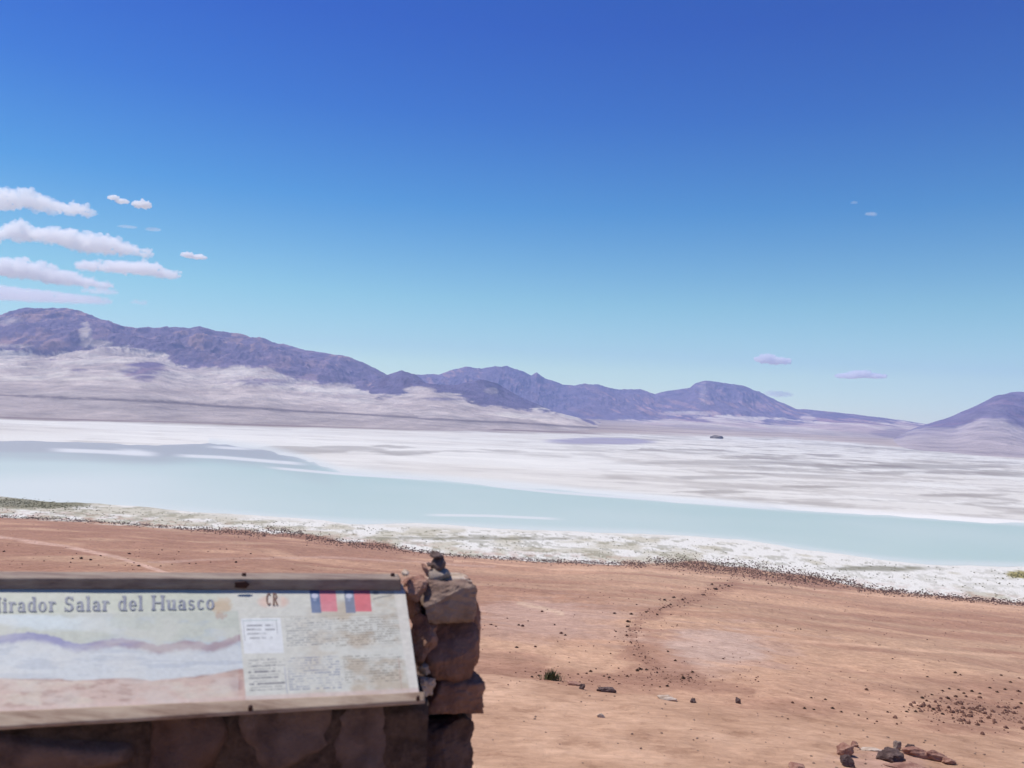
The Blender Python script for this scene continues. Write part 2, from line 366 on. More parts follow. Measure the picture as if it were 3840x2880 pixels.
def mountain(name, ridge, brk, D0, D1, D2, D3, patches=(), seed=0, rough=0.16, rocky=(rock, rock2), fans=(fan1, fan3), fhi=fan2, sharp=3, ztop=1.25, lo=-104):
    rf = curve(ridge); bf = curve(brk)
    a0, _ = azt(ridge[0][0], ridge[0][1]); a1, _ = azt(ridge[-1][0], ridge[-1][1])
    a = np.linspace(a0, a1, 900)
    u = np.concatenate([np.linspace(0, 1, 60)[:-1], np.linspace(1, 2, 120)[:-1], np.linspace(2, 3, 40)])
    A, U = np.meshgrid(a, u)
    Dm = np.interp(U, [0, 1, 2, 3], [D0, D1, D2, D3])
    ba = bf(a); kk_ = np.exp(-np.linspace(-2.2, 2.2, 61) ** 2); kk_ /= kk_.sum()
    ba = np.convolve(np.pad(ba, 30, mode='edge'), kk_, mode='valid'); z0 = lo; z1 = np.broadcast_to(ba, A.shape) * D1; z2 = rf(A) * D2
    z1 = np.minimum(z1, z2 * 0.9 - 10)
    f1 = np.clip(U, 0, 1); f2 = np.clip(U - 1, 0, 1); f3 = np.clip(U - 2, 0, 1)
    z = z0 + (z1 - z0) * (0.55 * f1 + 0.45 * f1 ** 2) + (z2 - z1) * f2 ** 1.0 + (lo - 60 - z2) * f3 ** ztop
    X = np.sin(A) * Dm; Y = np.cos(A) * Dm
    wx = X + 500 * (fbm(X / 1500, Y / 1500, 3, seed + 7) - 0.5); wy = Y + 500 * (fbm(X / 1500, Y / 1500, 3, seed + 8) - 0.5)
    rg = fbm(wx / 620, wy / 1100, 7, seed + 1, True, 0.58)
    hh = np.maximum(z2 - z0, 60)
    env = np.sin(np.pi * np.clip((U - 0.9) / 1.1, 0, 1)) ** 0.7
    z = z + hh * rough * 2.5 * (rg - 0.62) * env
    z = z + hh * 0.05 * (fbm(wx / 120, wy / 260, 5, seed + 3, True) - 0.6) * np.clip(U, 0, 1)
    z = z + hh * 0.03 * (fbm(X / 300, Y / 300, 3, seed + 4) - 0.5) * (U > 1.8)
    z = z + hh * 0.05 * (fbm(X / 500, Y / 1200, 4, seed + 5) - 0.5) * np.clip(U, 0, 1) * (U < 1.3)
    P = np.stack([X, Y, z], -1); vx, vy = sight(P)
    lat = A * Dm + 300 * (fbm(X / 1500, Y / 1500, 3, seed + 7) - 0.5)
    nb = fbm(lat / 330, z / 60, 6, seed + 9, gain=0.62)
    by = line(brk)(vx)
    ng = fbm((lat + z * 0.8) / 120, z / 150, 6, seed + 10, True, 0.6)
    nf = fbm(lat / 60, z / 22, 4, seed + 13, gain=0.65)
    mk = 1 - ss(-sharp, sharp, (vy - by) + 44 * (nb - 0.5))
    for (cx, cy, rx, ry, v) in patches:
        q = ((vx - cx) / rx) ** 2 + ((vy - cy) / ry) ** 2 + 2.6 * (nb - 0.5) + 1.2 * (ng - 0.5)
        g = 1 - ss(0.2, 1.3, q); mk = mk * (1 - g) + v * g
    crk = mix(np.broadcast_to(rocky[0], P.shape), rocky[1], ss(0.35, 0.7, fbm(X / 700, Y / 700, 4, seed + 11)))
    crk = mix(crk, rockd, 0.85 * ss(0.42, 0.62, ng)); crk = crk * (0.76 + 0.48 * nf)[..., None]
    cfn = mix(np.broadcast_to(fans[0], P.shape), fans[1], ss(0.35, 0.6, fbm(lat / 260, z / 26, 6, seed + 12, gain=0.6)))
    cfn = mix(cfn, srgb(164, 153, 147) if seed < 400 else cfn[0, 0], 0.75 * (1 - ss(0.15, 0.6, U)))
    dk = line([(-500, 846), (0, 853), (300, 866), (600, 884), (900, 903), (1400, 930)])(vx)
    cfn = mix(cfn, srgb(104, 94, 92), 0.75 * (1 - ss(1.0, 3.6, np.abs(vy - dk + 5 * (nb - 0.5)))) * (U < 1) * (vx < 1350))
    cfn = cfn * (0.8 + 0.4 * nf)[..., None]
    cfn = mix(cfn, fhi, 0.6 * ss(0.5, 0.7, nb) * (U > 0.5))
    cc = mix(cfn, crk, mk)
    o = link(name, grid_mesh(name, P[:, ::-1], cc[:, ::-1]), mm_.m)
    return tag(o, kind='structure')

mountain('hills', [(-420, 745), (-250, 720), (-120, 700), (0, 680), (40, 668), (75, 664), (130, 666), (165, 672), (200, 684), (230, 695), (270, 706), (320, 710), (350, 708), (400, 708), (430, 706), (460, 714), (520, 722), (560, 729), (600, 740), (640, 752), (690, 762), (740, 768), (780, 783), (810, 795), (835, 810), (870, 826), (920, 846), (1000, 872), (1150, 905), (1300, 922)],
         [(-420, 760), (0, 763), (100, 768), (150, 757), (220, 752), (280, 757), (350, 762), (380, 788), (450, 797), (530, 795), (590, 795), (620, 818), (700, 830), (790, 848), (850, 850), (1000, 880), (1150, 915), (1300, 925)],
         2900, 6300, 8600, 10500,
         [(185, 722, 16, 26, 0.1), (210, 742, 40, 8, 0.2), (20, 692, 40, 10, 0.5), (20, 748, 60, 6, 0.35), (315, 788, 50, 8, 1), (305, 806, 60, 18, 1), (480, 806, 110, 12, 0), (350, 822, 20, 14, 0.1), (575, 826, 90, 12, 0.9), (730, 838, 45, 12, 0.1), (170, 800, 25, 4, 0.8)], 100)
mountain('hills', [(640, 880), (690, 866), (740, 856), (775, 846), (800, 828), (830, 812), (868, 800), (895, 808), (920, 828), (950, 834), (985, 832), (1010, 825), (1045, 820), (1075, 830), (1105, 848), (1135, 862), (1165, 875), (1200, 890), (1260, 905), (1340, 920), (1440, 930)],
         [(640, 885), (690, 875), (770, 852), (870, 850), (935, 838), (985, 852), (1040, 868), (1110, 880), (1190, 893), (1250, 905), (1340, 925), (1440, 935)],
         3400, 6000, 7200, 8300,
         [(905, 845, 30, 10, 0), (960, 862, 50, 4, 0.6), (1060, 845, 14, 8, 0.6)], 200, 0.12, (srgb(72, 66, 88), srgb(94, 82, 100)))
mountain('hills', [(760, 850), (835, 822), (880, 812), (905, 808), (950, 808), (980, 799), (1005, 792), (1040, 795), (1062, 791), (1095, 792), (1130, 803), (1148, 811), (1160, 805), (1172, 815), (1215, 830), (1240, 833), (1262, 829), (1290, 831), (1330, 841), (1365, 840), (1385, 841), (1415, 851), (1440, 845), (1490, 839), (1502, 829), (1525, 822), (1560, 827), (1605, 833), (1640, 847), (1680, 866), (1720, 883), (1800, 890), (1850, 896), (1920, 905), (1980, 913), (2030, 920), (2100, 930), (2200, 940)],
         [(760, 870), (1000, 900), (1200, 908), (1380, 911), (1450, 903), (1560, 900), (1700, 916), (1800, 912), (1850, 908), (1950, 914), (2200, 945)],
         5600, 9300, 11200, 12700,
         [(1520, 850, 14, 30, 0.75), (1490, 893, 60, 5, 0.2), (1600, 905, 50, 6, 0.15), (1745, 905, 16, 12, 0.2), (1700, 912, 40, 6, 0.8), (1930, 935, 50, 12, 0.5)], 300, 0.2, (srgb(128, 110, 124), srgb(164, 134, 134)), (fan1, srgb(186, 166, 158)), lo=-106)
mountain('hills', [(1780, 960), (1850, 955), (1900, 945), (1950, 934), (1992, 919), (2040, 905), (2070, 893), (2110, 875), (2145, 857), (2175, 850), (2205, 847), (2250, 850), (2330, 872), (2450, 900), (2700, 930)],
         [(1780, 962), (1900, 946), (1990, 930), (2060, 930), (2120, 905), (2170, 905), (2230, 930), (2330, 920), (2700, 950)],
         3200, 6400, 8200, 9800, [(2080, 900, 80, 8, 0.9), (1910, 945, 50, 8, 0.6), (2150, 880, 30, 20, 0.9)], 400, 0.1, (srgb(118, 102, 124), srgb(132, 108, 124)), (srgb(180, 168, 164), srgb(168, 156, 154)), fhi=srgb(184, 172, 166), sharp=12)

# ---------------------------------------------------------------- clouds
mc = Nodes('cloud_vapour')
vol = mc.n('ShaderNodeVolumePrincipled'); vol.inputs['Color'].default_value = (1, 0.997, 0.985, 1); vol.inputs['Density'].default_value = 0.0055; vol.inputs['Anisotropy'].default_value = 0.35
mc.l(vol.outputs[0], mc.out.inputs['Volume'])
mw = Nodes('thin_cloud_vapour')
vol = mw.n('ShaderNodeVolumePrincipled'); vol.inputs['Color'].default_value = (1, 0.997, 0.985, 1); vol.inputs['Density'].default_value = 0.0022; vol.inputs['Anisotropy'].default_value = 0.25
mw.l(vol.outputs[0], mw.out.inputs['Volume'])

msm = Nodes('small_cloud_vapour')
vol = msm.n('ShaderNodeVolumePrincipled'); vol.inputs['Color'].default_value = (1, 0.997, 0.985, 1); vol.inputs['Density'].default_value = 0.022; vol.inputs['Anisotropy'].default_value = 0.2
msm.l(vol.outputs[0], msm.out.inputs['Volume'])

def cloud(puffs, label, D=20000, thin=False, seed=0):
    """puffs: survey x, y of centre, half width, half height"""
    rnd = random.Random(seed)
    cx = sum(p[0] for p in puffs) / len(puffs); cy = sum(p[1] for p in puffs) / len(puffs)
    r0 = ray(cx, cy); base = r0 / r0[1] * D
    k = D / FPX * S
    bm = bmesh.new(); more = []
    for (x, y, a, b) in puffs:
        for _ in range(0 if thin else max(3, int(a / b * 2.2))):
            q = rnd.uniform(-0.85, 0.85); s2 = b * rnd.uniform(0.32, 0.6)
            more.append((x + q * a, y - b * math.sqrt(1 - q * q) * rnd.uniform(0.2, 0.8), s2 * rnd.uniform(1.1, 1.9), s2))
    for (x, y, a, b) in puffs + more:
        r = ray(x, y); p = r / r[1] * D - base
        g = bmesh.ops.create_icosphere(bm, subdivisions=4, radius=1.0)
        for v in g['verts']:
            co = v.co.copy()
            if co.z < -0.35: co.z = -0.35 + (co.z + 0.35) * 0.4
            v.co = Vector((p[0] + co.x * a * k, p[1] + co.y * a * k * 0.6, p[2] + co.z * b * k))
    me = bpy.data.meshes.new('cloud'); bm.to_mesh(me); bm.free()
    o = link('cloud', me, mw.m if thin else msm.m if max(p[3] for p in puffs) < 12 else mc.m, smooth=False)
    o.location = base
    sz = sum(p[3] for p in puffs) / len(puffs) * k
    rm = o.modifiers.new('union', 'REMESH'); rm.mode = 'VOXEL'; rm.voxel_size = max(14, sz * 0.08)
    for q, (sc, st) in enumerate(((sz * 1.0, 1.3), (sz * 0.4, 0.85), (sz * 0.16, 0.25))):
        tx = bpy.data.textures.new('puff', 'CLOUDS'); tx.noise_scale = sc; tx.noise_depth = 3
        dm = o.modifiers.new('billow', 'DISPLACE'); dm.texture = tx; dm.texture_coords = 'GLOBAL'; dm.strength = sz * st; dm.mid_level = 0.5
    tag(o, label, 'cloud', 'clouds over the distant mountains')
    return o

cloud([(-60, 440, 60, 26), (5, 436, 45, 28), (48, 433, 34, 27), (85, 443, 40, 20), (125, 450, 34, 14), (165, 454, 32, 15), (188, 460, 20, 9)], 'topmost large white cloud at the left edge of the sky', D=19000, seed=1)
cloud([(-30, 512, 40, 20), (35, 504, 36, 26), (75, 510, 40, 18), (120, 513, 46, 22), (160, 522, 36, 24), (215, 532, 52, 24), (262, 540, 40, 18), (305, 548, 28, 8)], 'long white cloud second from the top at the left', D=24000, seed=2)
cloud([(-40, 580, 60, 24), (20, 582, 50, 22), (75, 590, 50, 20), (130, 602, 46, 18), (180, 610, 36, 12), (222, 616, 24, 9)], 'low pale cloud bank hanging closest above the left mountain', D=29000, seed=3)
cloud([(195, 576, 34, 12), (260, 580, 46, 15), (315, 583, 44, 17), (360, 594, 30, 10)], 'flat pale cloud to the right of the low left bank', D=27000, seed=4)
cloud([(245, 428, 13, 6), (264, 436, 15, 6)], 'small slanted cloud right of the topmost left cloud', seed=5)
cloud([(308, 443, 19, 10)], 'small rounded cloud beside the small slanted one', seed=6)
cloud([(275, 490, 22, 3), (331, 496, 18, 5)], 'thin short cloud streak above the long left cloud', thin=True, seed=7)
cloud([(405, 552, 16, 7), (430, 556, 17, 6)], 'small flat cloud alone right of the left cloud group', seed=8)
cloud([(-40, 632, 120, 18), (60, 640, 110, 15), (150, 646, 90, 10), (215, 630, 40, 7), (300, 655, 18, 6)], 'faint hazy cloud veil just above the left summit', thin=True, D=21000, seed=9)
cloud([(1655, 777, 24, 11), (1680, 781, 28, 8)], 'small bright oval cloud above the right saddle', seed=10)
cloud([(1830, 813, 28, 6), (1858, 810, 26, 10), (1890, 813, 26, 6)], 'flat wispy cloud low on the right near the cone peak', seed=11)
cloud([(1680, 852, 34, 8)], 'very faint cloud behind the right pointed peak', thin=True, seed=12)
cloud([(1845, 438, 8, 4)], 'tiny faint wisp high in the right sky, the upper of two', thin=True, seed=13)
cloud([(1882, 463, 14, 5)], 'small faint wisp high in the right sky, the lower of two', thin=True, seed=14)

# ---------------------------------------------------------------- stones
def stone_mat(name, a, b, c_, scale=14):
    q = Nodes(name); t = q.n('ShaderNodeTexCoord').outputs['Object']
    n = q.noise(scale, t, 8, 0.65); n2 = q.noise(scale * 0.3, t, 4); n3 = q.noise(scale * 6, t, 4, 0.7)
    cc = q.ramp(n, [(0.32, a), (0.5, b), (0.68, c_)])
    cc = q.mixc(q.ramp(n2, [(0.45, (0, 0, 0)), (0.62, (0.6, 0.6, 0.6))]), cc, c_)
    mx = q.n('ShaderNodeMath', operation='MULTIPLY_ADD'); q.l(n3, mx.inputs[0]); mx.inputs[1].default_value = 0.3; q.l(n, mx.inputs[2])
    q.bsdf(cc, 0.92, mx.outputs[0], 0.9, 0.02, 0.15); return q.m
M_grey = stone_mat('grey_brown_stone', (0.16, 0.115, 0.095), (0.27, 0.205, 0.165), (0.42, 0.35, 0.28))
M_red = stone_mat('red_brown_stone', (0.19, 0.085, 0.06), (0.31, 0.16, 0.115), (0.42, 0.25, 0.18))
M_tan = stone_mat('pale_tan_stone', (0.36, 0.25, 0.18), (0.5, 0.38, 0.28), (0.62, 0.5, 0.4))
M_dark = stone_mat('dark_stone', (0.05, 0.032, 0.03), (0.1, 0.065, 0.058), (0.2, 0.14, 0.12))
M_wall = stone_mat('shaded_wall_stone', (0.055, 0.03, 0.024), (0.095, 0.055, 0.044), (0.16, 0.1, 0.08))  # shade under the board worked into a darker stone colour
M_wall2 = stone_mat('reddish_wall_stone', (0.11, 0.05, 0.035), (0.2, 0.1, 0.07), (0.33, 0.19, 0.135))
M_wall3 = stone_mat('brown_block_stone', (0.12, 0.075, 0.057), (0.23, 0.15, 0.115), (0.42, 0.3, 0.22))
M_mud = stone_mat('shaded_mud_mortar', (0.04, 0.026, 0.02), (0.08, 0.052, 0.042), (0.14, 0.095, 0.075), 30)  # darker copy of the mortar, with the wall's shade in its colour
M_mortar = stone_mat('mud_mortar', (0.16, 0.1, 0.07), (0.25, 0.16, 0.12), (0.36, 0.26, 0.2), 40)
M_white = stone_mat('white_stone', (0.5, 0.44, 0.4), (0.66, 0.6, 0.55), (0.75, 0.72, 0.68))

def stone_mesh(sx, sy, sz, seed, boxy=0.5, rough=0.16, sub=4, cuts=14):
    """irregular boulder of half sizes sx, sy, sz"""
    rnd = random.Random(seed); bm = bmesh.new()
    bmesh.ops.create_icosphere(bm, subdivisions=sub, radius=1.0)
    planes = []
    for _ in range(cuts):
        n = Vector((rnd.gauss(0, 1), rnd.gauss(0, 1), rnd.gauss(0, 1))).normalized(); planes.append((n, rnd.uniform(0.66, 0.98)))
    co = np.array([v.co[:] for v in bm.verts])
    p = 1.0 / (np.sum(np.abs(co) ** (2 + 6 * boxy), axis=1) ** (1 / (2 + 6 * boxy)))
    co = co * p[:, None] ** 1.0
    for n, dd in planes:
        n = np.array(n); h = co @ n; ex = np.maximum(h - dd, 0); co = co - ex[:, None] * n * 0.97
    s0 = seed * 13 % 97
    nn = fbm(co[:, 0] * 1.6 + s0, co[:, 1] * 1.6 + co[:, 2] * 2.3 + s0, 4, seed) - 0.5
    n2 = fbm(co[:, 2] * 7 + s0, co[:, 0] * 7 - co[:, 1] * 6 + s0, 4, seed + 5, True) - 0.6
    co = co * (1 + rough * 2 * nn + rough * 0.6 * n2)[:, None]
    for v, q in zip(bm.verts, co): v.co = Vector((q[0] * sx, q[1] * sy, q[2] * sz))
    me = bpy.data.meshes.new('stone'); bm.to_mesh(me); bm.free()
    me.polygons.foreach_set('use_smooth', [True] * len(me.polygons)); return me

def at_depth(vx, vy, y):
    r = ray(vx, vy); return Vector(tuple(r / r[1] * y))

def put_stone(name, box, y, depth, mat, seed, parent=None, boxy=0.5, rough=0.16, tilt=0.0, yaw=0.25, sub=4, cuts=14):
    x0, x1, y0, y1 = box; k = y / FPX * S
    o = bpy.data.objects.new(name, stone_mesh((x1 - x0) / 2 * k, depth / 2, (y1 - y0) / 2 * k, seed, boxy, rough, sub, cuts))
    o.data.materials.append(mat); col.objects.link(o)
    o.location = at_depth((x0 + x1) / 2, (y0 + y1) / 2, y); o.rotation_euler = (0, tilt, yaw)
    if parent: o.parent = parent; o.matrix_parent_inverse = Matrix.Translation(parent.location).inverted()
    return o

# ---------------------------------------------------------------- information board
YAW, TILT, BD = R(15), R(66), 2.5
e_ = np.array([math.cos(YAW), math.sin(YAW), 0]); nh = np.array([math.sin(YAW), -math.cos(YAW), 0])
dn_ = math.sin(TILT) * nh + np.array([0, 0, -math.cos(TILT)])          # down the board
up_ = np.cross(e_, -dn_); up_ = up_ / np.linalg.norm(up_)               # out of the board face
if up_[2] < 0: up_ = -up_
O_ = ray(870, 1262); O_ = O_ / O_[1] * BD
def on_board(vx, vy, off=0.0):
    r = ray(vx, vy); q = O_ + up_ * off
    t = (q @ up_) / (r @ up_); return r * t[..., None] if np.ndim(t) else r * t

board = empty('information_board', tuple(on_board(420, 1400)))
tag(board, 'weathered wooden framed information board with faded landscape print, lying tilted on the stone wall', 'information board')

def wood_mat(name, a, b, c_, axis=(1, 0, 0)):
    q = Nodes(name); t = q.n('ShaderNodeTexCoord').outputs['Object']
    mp = q.n('ShaderNodeMapping'); mp.inputs['Rotation'].default_value = (0, 0, -YAW); mp.inputs['Scale'].default_value = (1.2, 22, 22); q.l(t, mp.inputs['Vector'])
    n = q.noise(2.2, mp.outputs[0], 8, 0.7); mp2 = q.n('ShaderNodeMapping'); mp2.inputs['Scale'].default_value = (6, 9, 9); q.l(t, mp2.inputs['Vector'])
    n2 = q.noise(1.0, mp2.outputs[0], 4)
    cc = q.mixc(q.ramp(n2, [(0.4, (0, 0, 0)), (0.65, (0.75, 0.75, 0.75))]), q.ramp(n, [(0.3, a), (0.5, b), (0.7, c_)]), c_)
    q.bsdf(cc, 0.85, n, 0.6, 0.004, 0.2); return q.m
M_wood = wood_mat('weathered_wood', (0.15, 0.09, 0.055), (0.3, 0.205, 0.145), (0.46, 0.36, 0.26))
M_wood2 = wood_mat('grey_weathered_wood', (0.13, 0.085, 0.07), (0.24, 0.17, 0.135), (0.36, 0.29, 0.22))

def beam(name, ends, mat, nx=120, seed=0, rough=0.0012):
    """ends: two lists of four corner points (a quad at each end), swept with a slightly uneven surface"""
    a = [np.array(p) for p in ends[0]]; b = [np.array(p) for p in ends[1]]
    ring = []
    for k in range(4):
        for s in np.linspace(0, 1, 9)[:-1]:
            ring.append((k, s))
    rows = []
    for i, u in enumerate(np.linspace(0, 1, nx)):
        cr = [a[k] * (1 - u) + b[k] * u for k in range(4)]; cen = sum(cr) / 4
        row = []
        for j, (k, s) in enumerate(ring):
            p = cr[k] * (1 - s) + cr[(k + 1) % 4] * s
            r = 1 + 0.09 * (fbm(np.array(u * 9.0 + seed), np.array(j * 0.35), 4, seed) - 0.5) - (0.06 if s == 0 else 0)
            row.append(cen + (p - cen) * r)
        row.append(row[0]); rows.append(row)
    me = grid_mesh(name, np.array(rows))
    bm = bmesh.new(); bm.from_mesh(me)
    bmesh.ops.remove_doubles(bm, verts=bm.verts, dist=1e-6)
    bmesh.ops.holes_fill(bm, edges=bm.edges, sides=64); bmesh.ops.recalc_face_normals(bm, faces=bm.faces)
    bm.to_mesh(me); bm.free()
    return link(name, me, mat, board)

XL = -130
# printed panel
px = np.arange(XL, 921, 1.0); k = np.linspace(0, 1, 270)[:, None]
top_l = line([(XL, 1268), (0, 1268), (880, 1262), (920, 1262)]); bot_l = line([(XL, 1552), (0, 1541), (917, 1499), (920, 1499)])
# the right margin leans with the board edge
VXg = px[None] * np.ones_like(k); Yt = top_l(px); Yb = bot_l(px)
VYg = Yt[None] * (1 - k) + Yb[None] * k
edge = line([(1260, 873), (1500, 906)])(VYg)
VXg = XL + (VXg - XL) * ((edge - XL) / (920 - XL))
PP = on_board(VXg, VYg)
x_, y_ = VXg, VYg
N = lambda a, b, sd, o=4: fbm(x_ / a, y_ / b, o, sd)
paper = srgb(196, 194, 180)
pc = mix(np.broadcast_to(paper, PP.shape), srgb(176, 160, 136), 0.8 * ss(0.42, 0.7, N(60, 30, 61)) * ss(600, 760, x_))
# painted panorama
land = np.broadcast_to(srgb(176, 180, 164), PP.shape)
land = mix(land, srgb(158, 172, 180), ss(0.4, 0.6, N(110, 40, 62)) * ss(150, 350, x_))
land = mix(land, srgb(196, 208, 208), 0.8 * (1 - ss(8, 22, np.abs(y_ - line([(-100, 1330), (0, 1335), (120, 1345), (250, 1352)])(x_) + 16 * (N(30, 9, 63) - .5)))) * (1 - ss(100, 330, x_)))
rid = line([(-130, 1380), (0, 1372), (60, 1366), (110, 1372), (160, 1390), (200, 1388), (250, 1378), (310, 1386), (340, 1394), (400, 1384), (430, 1386), (450, 1392), (480, 1385), (516, 1370), (540, 1366)])(x_) + 8 * (N(14, 14, 64) - 0.5)
mt = ss(-2, 2, y_ - rid) * (1 - ss(14, 30, y_ - rid))
land = mix(land, mix(np.broadcast_to(srgb(98, 98, 158), PP.shape), srgb(142, 112, 122), ss(150, 330, x_ + 90 * (N(30, 12, 65) - .5))), 0.85 * mt)
land = mix(land, srgb(190, 194, 192), ss(12, 26, y_ - rid)); land = mix(land, srgb(160, 168, 176), 0.55 * ss(12, 26, y_ - rid) * ss(0.48, 0.62, N(90, 9, 66)))
gr = line([(-130, 1462), (0, 1464), (150, 1470), (250, 1466), (330, 1468), (420, 1462), (520, 1445)])(x_) + 7 * (N(40, 12, 67) - .5)
soil = mix(np.broadcast_to(srgb(188, 158, 142), PP.shape), srgb(156, 118, 104), 0.8 * ss(0.5, 0.7, N(46, 14, 68)))
soil = mix(soil, srgb(200, 184, 162), 0.6 * ss(0.5, 0.7, N(60, 24, 69)))
land = mix(land, soil, ss(-2, 3, y_ - gr)); land = mix(land, srgb(146, 96, 84), 0.6 * (1 - ss(1, 3.5, np.abs(y_ - gr - 1))) * ss(0.4, 0.6, N(60, 30, 70)))
land = mix(land, srgb(140, 90, 90), 0.6 * ss(0.35, 1, 1 - ((x_ - 510) / 26) ** 2 - ((y_ - 1478) / 24) ** 2))
tl = line([(XL, 1330), (0, 1328), (520, 1320)])(x_)
rt = line([(1320, 514), (1505, 531)])(y_)
inl = ss(-1.5, 1.5, y_ - tl) * (1 - ss(-1.2, 1.2, x_ - rt))
pc = mix(pc, land, inl)
pc = mix(pc, srgb(184, 188, 168), (1 - ss(-1.5, 1.5, y_ - tl)) * (1 - ss(470, 520, x_)))
# text blocks: rows of worn illegible print
def block(xa, xb, ya, yb, pitch, colr, k, ragged=0.2, sd=0, slant=-0.045, lw=0.42, bold=()):
    global pc
    sh = (y_ - ya) * 0.10                                  # columns lean with the board edge
    yy = y_ - (x_ - xa) * slant
    row = np.floor((yy - ya) / pitch); fr = (yy - ya) / pitch - row
    xr = x_ - sh
    end = xb - (xb - xa) * ragged * lattice(row, row * 0 + 3, sd)
    word = vn((xr) / 5.0 + row * 37, row * 3.1, sd + 1) > 0.32
    let = 0.55 + 0.45 * vn(xr * 0.9 + row * 11, row * 1.7, sd + 2)
    on = (fr > 0.5 - lw / 2) & (fr < 0.5 + lw / 2) & (xr > xa) & (xr < end) & (yy > ya) & (yy < yb) & word
    kk = k * np.where(np.isin(row, bold), 1.8, 1.0)
    pc = mix(pc, colr, np.clip(kk * on * let, 0, 0.9) * (0.35 + 0.65 * ss(0.3, 0.55, N(28, 12, sd + 3))))
ink = srgb(92, 92, 100); inkb = srgb(96, 108, 142)
white = srgb(214, 216, 214)
def rect(xa, xb, ya, yb, colr, k, slant=-0.02, soft=1.0):
    global pc
    xr = x_ - (y_ - ya) * 0.10; yy = y_ - (x_ - xa) * slant
    mk = ss(xa - soft, xa + soft, xr) * (1 - ss(xb - soft, xb + soft, xr)) * ss(ya - soft, ya + soft, yy) * (1 - ss(yb - soft, yb + soft, yy))
    pc = mix(pc, colr, k * mk)
rect(520, 606, 1336, 1412, white, 0.75); rect(525, 600, 1340, 1341.5, srgb(120, 150, 140), .7, soft=.5)
rect(524, 525.5, 1340, 1384, srgb(120, 120, 120), .6, soft=.4); rect(596, 597.5, 1340, 1370, srgb(120, 120, 120), .6, soft=.4)
block(528, 594, 1347, 1383, 9, ink, 0.85, 0.35, 71, -0.02)
block(533, 618, 1420, 1500, 13, ink, 0.7, 0.3, 72, -0.05, 0.3, bold=(2, 4)); block(536, 616, 1424, 1496, 6.5, ink, 0.6, 0.3, 73, -0.05)
block(615, 720, 1335, 1398, 5.2, srgb(104, 106, 110), 0.85, 0.06, 74); block(720, 868, 1335, 1398, 5.2, srgb(108, 96, 82), 0.8, 0.06, 75)
block(618, 740, 1420, 1494, 5.6, inkb * 0.8, 0.9, 0.08, 76); block(740, 872, 1416, 1478, 5.6, srgb(96, 92, 82), 0.8, 0.15, 77)
rect(614, 615.6, 1440, 1498, srgb(110, 118, 150), .7, soft=.5); rect(860, 861.5, 1420, 1490, srgb(160, 120, 108), .6, soft=.5)
rect(560, 860, 1333, 1334.2, srgb(140, 130, 110), .5, soft=.5)
# two government shields, each a blue field with a white crest beside a red field
for xa, b_, r_ in ((668, srgb(58, 88, 132), srgb(206, 104, 118)), (742, srgb(104, 114, 136), srgb(204, 88, 100))):
    rect(xa, xa + 21, 1268, 1324, b_, 0.92, 0, .8); rect(xa + 21, xa + 56, 1268, 1321, r_, 0.9, 0, .8)
    q = ((x_ - xa - 12) / 8) ** 2 + ((y_ - 1287) / 6) ** 2; pc = mix(pc, srgb(196, 196, 206), 0.85 * (1 - ss(0.6, 1.1, q)))
    q = ((x_ - xa - 12) / 4) ** 2 + ((y_ - 1296) / 3) ** 2; pc = mix(pc, srgb(150, 160, 180), 0.6 * (1 - ss(0.6, 1.1, q)))
# pale orange oval emblem behind the letters, grey scribble top right
q = ((x_ - 590) / 38) ** 2 + ((y_ - 1300) / 17) ** 2
pc = mix(pc, srgb(206, 158, 134), 0.7 * (1 - ss(0.2, 1.1, q)) * ss(0.3, 0.55, np.abs(x_ - 592) / 38)); pc = mix(pc, srgb(214, 188, 170), 0.5 * (1 - ss(0.2, 1.0, q)))
q = np.abs(y_ - 1287 + 0.12 * (x_ - 840) - 0.003 * (x_ - 840) ** 2); pc = mix(pc, srgb(100, 105, 108), 0.7 * (1 - ss(0.8, 2, q)) * (np.abs(x_ - 826) < 20))
pc = mix(pc, srgb(90, 96, 100), 0.8 * (1 - ss(0.5, 1.2, ((x_ - 812) / 8) ** 2 + ((y_ - 1281) / 4) ** 2)))
# peeled and stained spots
pc = mix(pc, srgb(182, 150, 112), 0.75 * (1 - ss(0.3, 1.1, ((x_ - 478) / 26) ** 2 + ((y_ - 1308) / 22) ** 2 + 1.6 * (N(12, 9, 78) - .5))))
pc = mix(pc, srgb(160, 112, 92), 0.5 * (1 - ss(0.3, 1.1, ((x_ - 476) / 15) ** 2 + ((y_ - 1330) / 9) ** 2 + 1.6 * (N(5, 6, 79) - .5))))
pc = mix(pc, srgb(206, 200, 186), 0.85 * ss(-2, 3, x_ - line([(1262, 848), (1500, 886)])(y_)))
pc = mix(pc, srgb(200, 170, 158), 0.6 * ss(-7, 0, y_ - (line([(XL, 1542), (0, 1532), (917, 1489)])(x_))))
pc = pc * (0.9 + 0.22 * N(9, 6, 80, 3))[..., None]
fade = 0.3 + 0.5 * ss(0.4, 0.7, N(70, 28, 81)); pc = mix(pc, srgb(205, 202, 190), fade * np.where(x_ > 515, 0.15, 0.5))
pm = grid_mesh('printed_panel', PP[:, ::-1], (pc * 0.92)[:, ::-1])
q = Nodes('faded_print'); a_ = q.n('ShaderNodeAttribute', attribute_name='tint').outputs['Color']; t = q.n('ShaderNodeTexCoord').outputs['Object']
q.bsdf(a_, 0.6, q.noise(14, t, 5), 0.25, 0.01, 0.25)
panel = link('panel', pm, q.m, board)
for pl in pm.polygons[:1]:
    if pl.normal.z < 0: pm.flip_normals()
sd = panel.modifiers.new('thick', 'SOLIDIFY'); sd.thickness = 0.012; sd.offset = -1

